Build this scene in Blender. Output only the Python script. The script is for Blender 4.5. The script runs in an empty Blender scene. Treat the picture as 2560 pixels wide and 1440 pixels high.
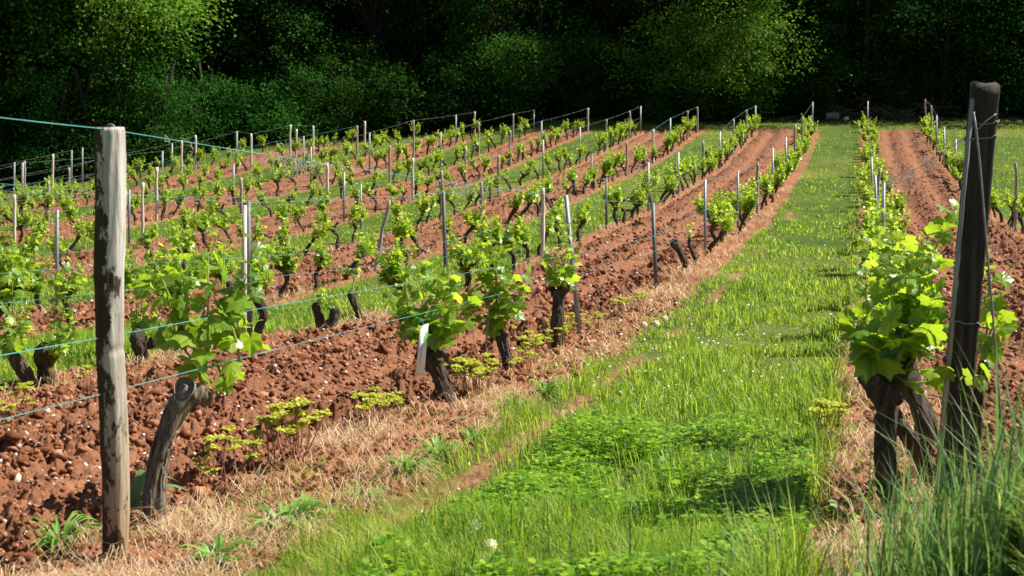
import bpy, math
import numpy as np
from mathutils import Vector

RNG = np.random.default_rng(7)
sc = bpy.context.scene
COL = sc.collection

# ------------------------------------------------------------------ camera frame (metres; camera lens centre at height CZ)
F, CX, CY, VX = 3556.0, 1280.0, 720.0, 2154.0
TH = math.radians(8.32)
CT, ST = math.cos(TH), math.sin(TH)
CZ = 1.5
D0 = 4.10                      # metres per depth unit of the survey
SL = (VX - CX) / F             # drift of the vine rows across the view per metre of depth


def cam_pt(px, py, D):
    """world point seen at px,py at camera depth D (metres)"""
    xc = (px - CX) / F * D
    yc = -(py - CY) / F * D
    return np.array([xc, D * CT + yc * ST, -D * ST + yc * CT + CZ])


def ray_at_y(px, py, y):
    p = cam_pt(px, py, 1.0) - np.array([0, 0, CZ])
    p = p * (y / p[1])
    return p + np.array([0, 0, CZ])


# ------------------------------------------------------------------ noise
def _h(ix, iy, seed):
    n = (ix.astype(np.int64) * 374761393 + iy.astype(np.int64) * 668265263 + seed * 974634541) & 0xFFFFFFFF
    n = ((n ^ (n >> 13)) * 1274126177) & 0xFFFFFFFF
    n = n ^ (n >> 16)
    return (n & 0xFFFFFF).astype(np.float64) / float(0xFFFFFF) * 2 - 1


def noise2(x, y, seed=0):
    x = np.asarray(x, float); y = np.asarray(y, float)
    ix = np.floor(x); iy = np.floor(y)
    fx = x - ix; fy = y - iy
    fx = fx * fx * (3 - 2 * fx); fy = fy * fy * (3 - 2 * fy)
    a = _h(ix, iy, seed); b = _h(ix + 1, iy, seed); c = _h(ix, iy + 1, seed); d = _h(ix + 1, iy + 1, seed)
    return (a * (1 - fx) + b * fx) * (1 - fy) + (c * (1 - fx) + d * fx) * fy


def fbm(x, y, seed=0, octv=3):
    s = 0; a = 1.0; t = 0
    for i in range(octv):
        s = s + a * noise2(x * 2 ** i, y * 2 ** i, seed + i * 17); t += a; a *= .5
    return s / t


def unit(v): return v / (np.linalg.norm(v, axis=-1, keepdims=True) + 1e-9)


def sstep(a, b, x):
    t = np.clip((np.asarray(x, float) - a) / (b - a), 0, 1)
    return t * t * (3 - 2 * t)


# ------------------------------------------------------------------ terrain
_R1 = [(1, 1385), (1.785, 1015), (2.61, 850), (3.63, 735), (4.85, 637), (6.03, 580), (7.1, 545), (8.4, 495), (11.2, 420), (15, 328), (16.4, 292)]
_pts = [cam_pt(VX - 1864 / d, y, d * D0) for d, y in _R1]
_gy = [-200, 0, 2, 3] + [p[1] for p in _pts] + [72, 80, 100, 150, 320]
_gz = [.25, .25, .25, .2] + [p[2] for p in _pts] + [_pts[-1][2] + .3, _pts[-1][2] + 2, _pts[-1][2] + 11, _pts[-1][2] + 35, _pts[-1][2] + 80]
_ty = np.linspace(-200, 320, 5201)
_tz = np.interp(_ty, _gy, _gz)
for w in (9, 9, 15):
    _tz = np.convolve(np.pad(_tz, w, mode='edge'), np.ones(2 * w + 1) / (2 * w + 1), 'valid')
_dx = [-200, -60, -25, -17, -14.2, -13.1, -12, -11, -9.5, -6, -4.2, -2.5, -1.2, 0, 2, 200]
_dz = [4, 3.2, 2.3, 1.55, 1.12, .86, .65, .55, .47, .43, .39, .31, .25, .12, 0, 0]


def gbase(x, y):
    """smooth ground height"""
    z = np.interp(y, _ty, _tz)
    z = z - np.interp(x, _dx, _dz) * sstep(8, 18, y)
    bank = .5 * sstep(.40, 1.10, x) * (1 - sstep(2.5, 3.7, y))
    return z + bank


def depth_of(x, y):
    return y * CT - (np.interp(y, _ty, _tz) - CZ) * ST


def u_of(x, y):
    return x - SL * depth_of(x, y)


U0 = 216 / 867.0; SP = 2080 / 867.0


def row_pt(k, D, du=0.0):
    """ground position on vine row k at camera depth D"""
    x = U0 - SP * k + du + SL * D
    y = D
    for _ in range(4):
        y = (D + (float(gbase(x, y)) - CZ) * ST) / CT
    return x, y


def lane(x, y):
    u = u_of(x, y)
    w = .05 * noise2(np.asarray(x) * 1.3, np.asarray(y) * 1.3, 5)
    s = (U0 - u + w) / SP
    n = np.floor(s); fr = s - n
    return u, s, n, fr


ENDK = {9: 61.0, 10: 58.0, 11: 54.5, 12: 52.0, 13: 50.0}


def row_end(k):
    k = np.asarray(k, float)
    return np.interp(k, [-30, 8, 9, 10, 11, 12, 13, 14], [62, 61.5, 60.5, 57.5, 54.5, 52.5, 50, 48])


def zones(x, y):
    """weights soil, straw, grass, track"""
    u, s, n, fr = lane(x, y)
    D = depth_of(x, y)
    inside = (1 - sstep(-.3, .9, D - row_end(s) - .5 * noise2(x * .8, y * .8, 9))) * (s > -3) * (s < 13.6) * sstep(2.7, 3.4, D + .25 * noise2(x * 2, y * 2, 19))
    soil_lane = ((np.mod(n, 2) == 1) & (n >= -1)).astype(float)
    du = np.minimum(fr, 1 - fr) * SP
    nz = .5 * fbm(x * 3, y * 3, 21, 2)
    # strip of dead grass under each row
    wl = np.where(soil_lane > 0, .15, .24) + .13 * nz
    wl = np.where((n == 0) & (fr > .5), np.interp(D, [5, 14, 30], [.50, .42, .35]) + .17 * nz, wl)
    wl = np.where((n == 0) & (fr <= .5), .30 + .12 * (1 - sstep(6, 14, D)) + .12 * nz, wl)
    wl = np.where((n % 2 == 0) & (fr < .5) & (n > 0), .20 + .15 * nz, wl)
    straw = 1 - sstep(wl - .07, wl + .07, du)
    straw = np.where(s < -1.4, 0, straw) * inside
    soil = soil_lane * (1 - straw) * inside
    trk = np.exp(-((u + 1.47) / .085) ** 2) * (n == 0) * inside * sstep(-.25, .35, fbm(x * 1.2, y * .9, 31, 2) + .9 * (1 - sstep(5, 9, D)) - .3 * sstep(12, 20, D))
    grass = np.clip(1 - straw - soil, 0, 1)
    trk = np.clip(trk, 0, 1)
    return soil, straw * (1 - trk), grass * (1 - trk), trk, fr, n


def relief(x, y, z0=None):
    soil, straw, grass, trk, fr, n = zones(x, y)
    # plough ridges running with the rows
    prof = .062 * np.cos((fr - .5) * 2 * math.pi * 3) + .03 * np.cos((fr - .5) * 2 * math.pi)
    tr = np.exp(-((fr - .33) / .07) ** 2) + np.exp(-((fr - .67) / .07) ** 2)
    d1 = np.abs(noise2(x * 7, y * 7, 1)); d2 = np.abs(noise2(x * 17, y * 17, 2)); d3 = np.abs(noise2(x * 41, y * 41, 3))
    amp = (1 - .65 * tr) * (.75 + .5 * noise2(x * .9, y * .9, 4))
    d0 = np.abs(noise2(x * 3.1, y * 3.1, 12))
    d4 = np.abs(noise2(x * 83, y * 83, 13))
    cl = (.085 * d0 + .095 * d1 + .078 * d2 + .038 * d3 + .012 * d4 - .105) * amp
    h = soil * (prof * (.75 + .4 * noise2(x * .7, y * .5, 6)) + cl)
    h = h + straw * (-.022 + .03 * d0 + .03 * d1 + .03 * d2 + .018 * d3) + trk * (-.03 + .02 * d2 + .012 * d3) + grass * (.012 * d1 + .03 * fbm(x * .8, y * .8, 8, 2))
    return h


def ground_z(x, y):
    return gbase(x, y) + relief(np.asarray(x, float), np.asarray(y, float))


def gz(x, y):
    return float(ground_z(np.array([x]), np.array([y]))[0])


# ------------------------------------------------------------------ object helpers
def mesh_np(name, V, quads=None, tris=None, mats=(), qi=None, ti=None, smooth=False, cols=None):
    me = bpy.data.meshes.new(name)
    V = np.asarray(V, np.float32)
    nq = 0 if quads is None else len(quads); nt = 0 if tris is None else len(tris)
    me.vertices.add(len(V)); me.vertices.foreach_set('co', V.ravel())
    loops = []
    if nq: loops.append(np.asarray(quads, np.int32).ravel())
    if nt: loops.append(np.asarray(tris, np.int32).ravel())
    L = np.concatenate(loops)
    me.loops.add(len(L)); me.loops.foreach_set('vertex_index', L)
    st = np.concatenate([np.arange(nq) * 4, nq * 4 + np.arange(nt) * 3]).astype(np.int32)
    me.polygons.add(nq + nt); me.polygons.foreach_set('loop_start', st)
    mi = np.zeros(nq + nt, np.int32)
    if qi is not None and nq: mi[:nq] = qi
    if ti is not None and nt: mi[nq:] = ti
    me.polygons.foreach_set('material_index', mi)
    if smooth: me.polygons.foreach_set('use_smooth', np.ones(nq + nt, bool))
    me.update(calc_edges=True)
    for m in mats: me.materials.append(m)
    if cols is not None:
        a = me.color_attributes.new('tint', 'FLOAT_COLOR', 'POINT')
        c = np.ones((len(V), 4), np.float32); c[:, :cols.shape[1]] = cols
        a.data.foreach_set('color', c.ravel())
    me.validate()
    return me


class MB:
    """mesh builder"""
    def __init__(s): s.V = []; s.Q = []; s.T = []; s.qi = []; s.ti = []; s.n = 0; s.C = []

    def add(s, V, Q=None, T=None, mi=0, C=None):
        V = np.asarray(V, float).reshape(-1, 3)
        if Q is not None and len(Q): s.Q.append(np.asarray(Q) + s.n); s.qi.append(np.full(len(Q), mi))
        if T is not None and len(T): s.T.append(np.asarray(T) + s.n); s.ti.append(np.full(len(T), mi))
        s.V.append(V); s.n += len(V)
        s.C.append(np.ones((len(V), 3)) if C is None else C)

    def mesh(s, name, mats, smooth=False, cols=False):
        cat = lambda l: np.concatenate(l) if l else None
        return mesh_np(name, np.concatenate(s.V), cat(s.Q), cat(s.T), mats, cat(s.qi), cat(s.ti), smooth, np.concatenate(s.C) if cols else None)


def link(name, me, parent=None, loc=(0, 0, 0)):
    o = bpy.data.objects.new(name, me); COL.objects.link(o)
    o.location = tuple(float(v) for v in loc)
    if parent is not None: o.parent = parent
    return o


def tag(o, label=None, cat=None, group=None, kind=None):
    if label: o['label'] = label
    if cat: o['category'] = cat
    if group: o['group'] = group
    if kind: o['kind'] = kind
    return o


def tube(path, radii, m=6, cap=True, wob=None, rng=None):
    P = np.asarray(path, float); n = len(P); R = np.broadcast_to(np.asarray(radii, float), (n,))
    T = np.gradient(P, axis=0); T /= np.linalg.norm(T, axis=1, keepdims=True) + 1e-9
    a = np.array([1.0, 0, 0]) if abs(T[0, 0]) < .8 else np.array([0, 1.0, 0])
    N = np.zeros_like(P); N[0] = np.cross(T[0], a); N[0] /= np.linalg.norm(N[0])
    for i in range(1, n):
        v = N[i - 1] - T[i] * np.dot(N[i - 1], T[i]); N[i] = v / (np.linalg.norm(v) + 1e-9)
    B = np.cross(T, N)
    th = np.arange(m) / m * 2 * math.pi
    rr = R[:, None] * np.ones((1, m))
    if wob is not None: rr = rr * wob(np.arange(n)[:, None] / max(n - 1, 1), th[None, :])
    V = P[:, None, :] + rr[:, :, None] * (np.cos(th)[None, :, None] * N[:, None, :] + np.sin(th)[None, :, None] * B[:, None, :])
    V = V.reshape(-1, 3)
    i = np.arange(n - 1)[:, None] * m; j = np.arange(m)[None, :]; j2 = (j + 1) % m
    Q = np.stack([i + j, i + j2, i + m + j2, i + m + j], -1).reshape(-1, 4)
    T_ = None
    if cap:
        V = np.vstack([V, P[0], P[-1]]); a0 = n * m
        jj = np.arange(m)
        T_ = np.vstack([np.stack([np.full(m, a0), (jj + 1) % m, jj], -1), np.stack([np.full(m, a0 + 1), (n - 1) * m + jj, (n - 1) * m + (jj + 1) % m], -1)])
    return V, Q, T_


def smooth_path(pts, n):
    P = np.asarray(pts, float)
    t = np.concatenate([[0], np.cumsum(np.linalg.norm(np.diff(P[:, :3], axis=0), axis=1))]); t /= t[-1]
    tt = np.linspace(0, 1, n * 3)
    Q = np.stack([np.interp(tt, t, P[:, i]) for i in range(P.shape[1])], -1)
    k = max(1, n // 3); 
    pad = np.concatenate([np.repeat(Q[:1], k, 0), Q, np.repeat(Q[-1:], k, 0)])
    S = np.stack([np.convolve(pad[:, i], np.ones(2 * k + 1) / (2 * k + 1), 'valid') for i in range(P.shape[1])], -1)
    S[0] = P[0]; S[-1] = P[-1]
    return S[np.linspace(0, len(S) - 1, n).astype(int)]


# ------------------------------------------------------------------ materials
def new_mat(name):
    m = bpy.data.materials.new(name); m.use_nodes = True
    nt = m.node_tree; nt.nodes.clear()
    return m, nt, nt.nodes.new


def lk(nt, a, b): nt.links.new(a, b)


def ramp(nt, fac, stops):
    r = nt.nodes.new('ShaderNodeValToRGB')
    e = r.color_ramp.elements
    while len(e) < len(stops): e.new(.5)
    for el, (p, c) in zip(e, stops):
        el.position = p; el.color = (*c, 1) if len(c) == 3 else c
    lk(nt, fac, r.inputs[0]); return r.outputs[0]


def mixc(nt, fac, a, b, mode='MIX'):
    n = nt.nodes.new('ShaderNodeMix'); n.data_type = 'RGBA'; n.blend_type = mode
    for s, v in ((n.inputs[0], fac), (n.inputs[6], a), (n.inputs[7], b)):
        if hasattr(v, 'is_output'): lk(nt, v, s)
        elif isinstance(v, (int, float)): s.default_value = v
        else: s.default_value = (*v, 1)
    return n.outputs[2]


def noise_node(nt, scale, detail=4, rough=.6, stretch=None, obj=True):
    tc = nt.nodes.new('ShaderNodeTexCoord'); out = tc.outputs['Object']
    if stretch:
        mp = nt.nodes.new('ShaderNodeMapping'); mp.inputs['Scale'].default_value = stretch; lk(nt, out, mp.inputs[0]); out = mp.outputs[0]
    n = nt.nodes.new('ShaderNodeTexNoise'); n.inputs['Scale'].default_value = scale; n.inputs['Detail'].default_value = detail; n.inputs['Roughness'].default_value = rough
    lk(nt, out, n.inputs['Vector']); return n.outputs[0]


def leaf_mat(name, stops, trans, tf=.45, rough=.5, spec=.35, objvar=0.0, veins=False, patch=None):
    m, nt, nn = new_mat(name)
    geo = nn('ShaderNodeNewGeometry')
    fac = geo.outputs['Random Per Island']
    col = ramp(nt, fac, stops)
    tcol = mixc(nt, .55, mixc(nt, 1.0, col, (2.2, 2.2, 1.2), 'MULTIPLY'), trans)
    if veins:
        at = nn('ShaderNodeAttribute'); at.attribute_name = 'tint'
        col = mixc(nt, at.outputs['Fac'], col, (.30, .40, .12))
    if patch:
        pn = ramp(nt, noise_node(nt, patch[0], 3, .6), [(.42, (0, 0, 0)), (.62, (1, 1, 1))])
        col = mixc(nt, pn, col, mixc(nt, .6, mixc(nt, 1.0, col, patch[1], 'MULTIPLY'), patch[2]))
    if objvar:
        oi = nn('ShaderNodeObjectInfo')
        hs = nn('ShaderNodeHueSaturation')
        mr = nn('ShaderNodeMapRange'); mr.inputs[3].default_value = 1 - objvar; mr.inputs[4].default_value = 1 + objvar
        lk(nt, oi.outputs['Random'], mr.inputs[0]); lk(nt, mr.outputs[0], hs.inputs['Value'])
        mr2 = nn('ShaderNodeMapRange'); mr2.inputs[3].default_value = .5 - objvar * .05; mr2.inputs[4].default_value = .5 + objvar * .05
        lk(nt, oi.outputs['Random'], mr2.inputs[0]); lk(nt, mr2.outputs[0], hs.inputs['Hue'])
        lk(nt, col, hs.inputs['Color']); col = hs.outputs[0]
    p = nn('ShaderNodeBsdfPrincipled'); lk(nt, col, p.inputs['Base Color'])
    p.inputs['Roughness'].default_value = rough; p.inputs['Specular IOR Level'].default_value = spec
    t = nn('ShaderNodeBsdfTranslucent'); lk(nt, tcol, t.inputs['Color'])
    mx = nn('ShaderNodeMixShader'); mx.inputs[0].default_value = tf
    lk(nt, p.outputs[0], mx.inputs[1]); lk(nt, t.outputs[0], mx.inputs[2])
    o = nn('ShaderNodeOutputMaterial'); lk(nt, mx.outputs[0], o.inputs[0])
    return m


def simple_mat(name, stops, scale=20, rough=.8, metal=0, stretch=None, bump=.0, bscale=None, island=False, spec=.3, detail=5):
    m, nt, nn = new_mat(name)
    if island:
        fac = nn('ShaderNodeNewGeometry').outputs['Random Per Island']
    else:
        fac = noise_node(nt, scale, detail, .65, stretch)
    col = ramp(nt, fac, stops)
    p = nn('ShaderNodeBsdfPrincipled'); lk(nt, col, p.inputs['Base Color'])
    p.inputs['Roughness'].default_value = rough; p.inputs['Metallic'].default_value = metal; p.inputs['Specular IOR Level'].default_value = spec
    if bump:
        b = nn('ShaderNodeBump'); b.inputs['Strength'].default_value = bump; b.inputs['Distance'].default_value = .01
        lk(nt, noise_node(nt, bscale or scale * 2, 6, .7, stretch), b.inputs['Height']); lk(nt, b.outputs[0], p.inputs['Normal'])
    o = nn('ShaderNodeOutputMaterial'); lk(nt, p.outputs[0], o.inputs[0])
    return m


def ground_mat():
    m, nt, nn = new_mat('vineyard ground')
    at = nn('ShaderNodeAttribute'); at.attribute_name = 'tint'
    f1 = noise_node(nt, 9, 8, .7); f2 = noise_node(nt, 60, 6, .7)
    v = ramp(nt, f1, [(.25, (.62, .60, .58)), (.5, (1, 1, 1)), (.78, (1.3, 1.33, 1.36))])
    v2 = ramp(nt, f2, [(.3, (.72, .70, .68)), (.7, (1.22, 1.24, 1.26))])
    c = mixc(nt, 1.0, mixc(nt, 1.0, at.outputs['Color'], v, 'MULTIPLY'), v2, 'MULTIPLY')
    p = nn('ShaderNodeBsdfPrincipled'); lk(nt, c, p.inputs['Base Color']); p.inputs['Roughness'].default_value = .95; p.inputs['Specular IOR Level'].default_value = .12
    b = nn('ShaderNodeBump'); b.inputs['Strength'].default_value = .55; b.inputs['Distance'].default_value = .02
    lk(nt, f2, b.inputs['Height']); lk(nt, b.outputs[0], p.inputs['Normal'])
    o = nn('ShaderNodeOutputMaterial'); lk(nt, p.outputs[0], o.inputs[0])
    return m


def bark_mat(name, dark, light, scale=14, stretch=(3, 3, .6), moss=None, moss_at=.62):
    m, nt, nn = new_mat(name)
    f = noise_node(nt, scale, 7, .7, stretch)
    col = ramp(nt, f, [(.32, dark), (.55, tuple(.5 * (a + b) for a, b in zip(dark, light))), (.72, light)])
    if moss:
        g = noise_node(nt, 6, 4, .6)
        g = ramp(nt, g, [(moss_at - .05, (0, 0, 0)), (moss_at + .05, (1, 1, 1))])
        col = mixc(nt, g, col, moss)
    p = nn('ShaderNodeBsdfPrincipled'); lk(nt, col, p.inputs['Base Color']); p.inputs['Roughness'].default_value = .9; p.inputs['Specular IOR Level'].default_value = .2
    b = nn('ShaderNodeBump'); b.inputs['Strength'].default_value = .9; b.inputs['Distance'].default_value = .012
    lk(nt, f, b.inputs['Height']); lk(nt, b.outputs[0], p.inputs['Normal'])
    o = nn('ShaderNodeOutputMaterial'); lk(nt, p.outputs[0], o.inputs[0])
    return m


def old_post_mat():
    m, nt, nn = new_mat('weathered chestnut post')
    f = noise_node(nt, 10, 8, .7, (5, 5, .35))
    wood = ramp(nt, f, [(.30, (.10, .085, .065)), (.42, (.36, .33, .29)), (.6, (.56, .53, .48)), (.75, (.66, .63, .58))])
    g = noise_node(nt, 9, 8, .75, (1.8, 1.8, .8)); g2 = noise_node(nt, 2.4, 4, .6, (1.5, 1.5, 1))
    tc = nn('ShaderNodeTexCoord'); sp = nn('ShaderNodeSeparateXYZ'); lk(nt, tc.outputs['Object'], sp.inputs[0])
    low = nn('ShaderNodeMapRange'); low.inputs[1].default_value = .75; low.inputs[2].default_value = .05; lk(nt, sp.outputs['Z'], low.inputs[0])
    wood = mixc(nt, low.outputs[0], wood, mixc(nt, f, (.16, .10, .05), (.42, .31, .19)))
    # dark old bark patches, with the shade of the left side painted in
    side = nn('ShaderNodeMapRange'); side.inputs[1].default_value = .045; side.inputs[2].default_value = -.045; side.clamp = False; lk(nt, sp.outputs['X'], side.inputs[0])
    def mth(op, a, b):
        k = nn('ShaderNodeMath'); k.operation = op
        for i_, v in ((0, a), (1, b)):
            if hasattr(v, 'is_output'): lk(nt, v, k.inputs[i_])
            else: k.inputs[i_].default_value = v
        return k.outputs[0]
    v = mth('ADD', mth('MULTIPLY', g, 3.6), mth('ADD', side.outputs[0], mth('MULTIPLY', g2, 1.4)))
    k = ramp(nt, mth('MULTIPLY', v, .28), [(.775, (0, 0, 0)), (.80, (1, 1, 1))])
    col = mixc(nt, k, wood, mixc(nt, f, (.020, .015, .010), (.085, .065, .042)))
    p = nn('ShaderNodeBsdfPrincipled'); lk(nt, col, p.inputs['Base Color']); p.inputs['Roughness'].default_value = .88; p.inputs['Specular IOR Level'].default_value = .2
    b = nn('ShaderNodeBump'); b.inputs['Strength'].default_value = .8; b.inputs['Distance'].default_value = .008
    lk(nt, f, b.inputs['Height']); lk(nt, b.outputs[0], p.inputs['Normal'])
    o = nn('ShaderNodeOutputMaterial'); lk(nt, p.outputs[0], o.inputs[0])
    return m


M = {}
M['ground'] = ground_mat()
M['clod'] = simple_mat('red clay clod', [(0, (.12, .044, .020)), (.55, (.215, .085, .042)), (.9, (.33, .15, .085)), (1, (.42, .22, .14))], island=True, rough=.95, spec=.1, bump=.6, bscale=70)
M['stone'] = simple_mat('pale limestone', [(0, (.42, .30, .22)), (.5, (.55, .45, .36)), (1, (.70, .64, .56))], island=True, rough=.85, bump=.4, bscale=50)
M['vine_leaf'] = leaf_mat('young grape leaf', [(0, (.055, .16, .010)), (.35, (.120, .27, .014)), (.75, (.23, .38, .03)), (1, (.42, .52, .10))], (.58, .70, .035), .50, .36, .5, veins=True)
M['vine_leaf_far'] = leaf_mat('grape leaf', [(0, (.10, .22, .012)), (.4, (.21, .36, .022)), (.8, (.34, .48, .045)), (1, (.50, .58, .12))], (.62, .72, .04), .44, .38, .5, objvar=.12)
M['shoot'] = simple_mat('green shoot', [(0, (.16, .26, .04)), (1, (.28, .30, .08))], 30, .6)
M['cane'] = simple_mat('pale woody cane', [(.3, (.25, .18, .11)), (.7, (.48, .40, .30))], 40, .7, stretch=(3, 3, .5))
M['bark'] = bark_mat('old vine bark', (.018, .013, .010), (.15, .115, .085), moss=(.11, .095, .015), moss_at=.70)
M['bark_grey'] = bark_mat('bleached vine bark', (.035, .028, .022), (.36, .30, .23), 12, (4, 4, .4))
M['bark_moss'] = bark_mat('mossy vine bark', (.018, .013, .010), (.15, .115, .085), moss=(.13, .105, .012), moss_at=.52)
M['cut_wood'] = bark_mat('bleached cut wood', (.14, .12, .10), (.55, .50, .44), 18, (3, 3, 3))
M['tree_bark'] = bark_mat('forest bark', (.012, .010, .008), (.06, .05, .04), 3)
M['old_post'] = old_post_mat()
M['stake'] = simple_mat('grey wooden stake', [(.3, (.15, .12, .09)), (.5, (.36, .31, .26)), (.75, (.52, .47, .41))], 14, .85, stretch=(4, 4, .3), bump=.5)
M['stake_pale'] = simple_mat('pale wooden stake', [(.3, (.40, .33, .25)), (.5, (.62, .55, .46)), (.75, (.74, .68, .60))], 14, .85, stretch=(4, 4, .3), bump=.5)
M['metal'] = simple_mat('galvanised steel', [(.3, (.17, .18, .19)), (.7, (.33, .345, .36))], 25, .5, .35, bump=.1, spec=.5)
M['metal_dark'] = simple_mat('dark steel', [(.3, (.07, .07, .075)), (.7, (.16, .16, .17))], 25, .55, .3, bump=.1, spec=.5)
M['dark_wood'] = simple_mat('dark creosoted wood', [(.3, (.014, .011, .008)), (.5, (.034, .027, .020)), (.72, (.085, .07, .055))], 9, .85, stretch=(5, 5, .3), bump=.7)
M['strip'] = simple_mat('grey strip for lit edge', [(.3, (.20, .19, .17)), (.7, (.40, .39, .36))], 18, .8, stretch=(4, 4, .5))  # pale tone paints the lit side of the square post, metal low down
M['wire'] = simple_mat('grey wire', [(.3, (.16, .16, .16)), (.7, (.32, .31, .30))], 30, .55, .3)
M['wire_blue'] = simple_mat('turquoise coated wire', [(.35, (.06, .25, .26)), (.62, (.13, .38, .38)), (.72, (.30, .20, .12))], 4, .5)
M['tendril'] = simple_mat('dried grey tendril', [(0, (.22, .19, .16)), (1, (.48, .44, .39))], 40, .8, island=True)
M['grass'] = leaf_mat('meadow grass', [(0, (.030, .10, .004)), (.35, (.085, .21, .008)), (.7, (.18, .32, .018)), (.88, (.30, .40, .07)), (1, (.58, .54, .26))], (.38, .58, .03), .42, .5, .25)
M['grass_far'] = leaf_mat('lane grass', [(0, (.030, .10, .004)), (.35, (.090, .22, .008)), (.7, (.19, .33, .018)), (.9, (.36, .42, .08)), (1, (.60, .55, .26))], (.46, .60, .05), .42, .5, .2, patch=(.9, (1.4, 1.25, 1.2), (.30, .40, .06)))
M['grass_tall'] = leaf_mat('tall blue-green grass', [(0, (.05, .125, .04)), (.5, (.10, .21, .075)), (.85, (.19, .30, .12)), (1, (.42, .40, .2))], (.26, .42, .09), .36, .45, .4)
M['straw'] = leaf_mat('dead grass', [(0, (.20, .095, .045)), (.35, (.40, .24, .125)), (.7, (.56, .41, .25)), (1, (.72, .62, .46))], (.55, .36, .20), .22, .8, .15)
M['clover'] = leaf_mat('clover leaf', [(0, (.030, .11, .004)), (.5, (.12, .27, .008)), (1, (.32, .46, .022))], (.52, .68, .03), .40, .5, .4)
M['broad'] = leaf_mat('weed leaf', [(0, (.07, .18, .022)), (.5, (.14, .30, .04)), (1, (.26, .42, .09))], (.22, .42, .05), .35, .45, .4)
M['dock'] = leaf_mat('grey green weed leaf', [(0, (.10, .20, .07)), (.5, (.14, .26, .10)), (1, (.22, .33, .16))], (.25, .42, .12), .3, .5, .4)
M['wither'] = leaf_mat('withered leaf', [(0, (.16, .060, .030)), (.5, (.36, .17, .085)), (1, (.58, .38, .22))], (.45, .22, .10), .25, .7, .2)
M['spurge'] = leaf_mat('yellow green spurge', [(0, (.26, .36, .03)), (.5, (.46, .48, .06)), (1, (.62, .58, .13))], (.65, .65, .09), .35, .55, .3)
M['red_stem'] = simple_mat('reddish stem', [(0, (.24, .08, .06)), (1, (.42, .20, .14))], 20, .6)
M['petal'] = leaf_mat('white petal', [(0, (.72, .72, .68)), (1, (.85, .84, .80))], (.8, .8, .75), .3, .7, .2)
M['fluff'] = leaf_mat('seed fluff', [(0, (.62, .62, .58)), (1, (.82, .82, .80))], (.8, .8, .8), .5, .9, .1)
M['sign'] = simple_mat('white label card', [(.3, (.80, .80, .82)), (.7, (.86, .86, .86))], 8, .5)
M['ink'] = simple_mat('violet ink', [(0, (.30, .30, .55)), (1, (.42, .40, .65))], 20, .6)
M['green_print'] = simple_mat('green print', [(.4, (.08, .50, .14)), (.6, (.40, .62, .08))], 60, .5)
M['string'] = simple_mat('blue string', [(0, (.10, .42, .58)), (1, (.2, .55, .7))], 20, .7)
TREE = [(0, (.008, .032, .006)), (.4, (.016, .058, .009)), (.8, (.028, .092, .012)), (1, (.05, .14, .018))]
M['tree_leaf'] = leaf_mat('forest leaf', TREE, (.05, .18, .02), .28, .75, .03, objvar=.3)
M['tree_leaf_half_lit'] = leaf_mat('half-lit forest leaf', [(0, (.012, .060, .008)), (.5, (.030, .115, .010)), (1, (.075, .20, .02))], (.12, .30, .02), .32, .7, .04, objvar=.2)  # crowns catching some sun, painted as a brighter leaf tone
M['tree_leaf_sunlit'] = leaf_mat('sunlit forest leaf', [(0, (.035, .10, .010)), (.5, (.080, .18, .018)), (1, (.16, .28, .04))], (.28, .48, .025), .36, .7, .06, objvar=.1)  # sun on the forward crowns painted into a lighter leaf colour
M['twig'] = simple_mat('dead brushwood', [(0, (.05, .035, .025)), (1, (.16, .12, .09))], 10, .9, island=True)
M['log'] = bark_mat('grey log', (.10, .085, .07), (.34, .30, .26), 8, (1, 4, 4))

ORD = ['first', 'second', 'third', 'fourth', 'fifth', 'sixth', 'seventh', 'eighth', 'ninth', 'tenth', 'eleventh', 'twelfth', 'thirteenth', 'fourteenth', 'fifteenth',
       'sixteenth', 'seventeenth', 'eighteenth', 'nineteenth', 'twentieth']


def ordn(i):
    if i < 20: return ORD[i]
    tens = ['', '', 'twenty', 'thirty', 'forty', 'fifty', 'sixty'][(i + 1) // 10]
    r = (i + 1) % 10
    return (tens[:-1] + 'ieth') if r == 0 else tens + '-' + ORD[r - 1]


def row_name(k):
    if k >= 1: return ORD[k - 1] + ' row left of grass lane'
    return ORD[-k] + ' row right of grass lane'


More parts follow.
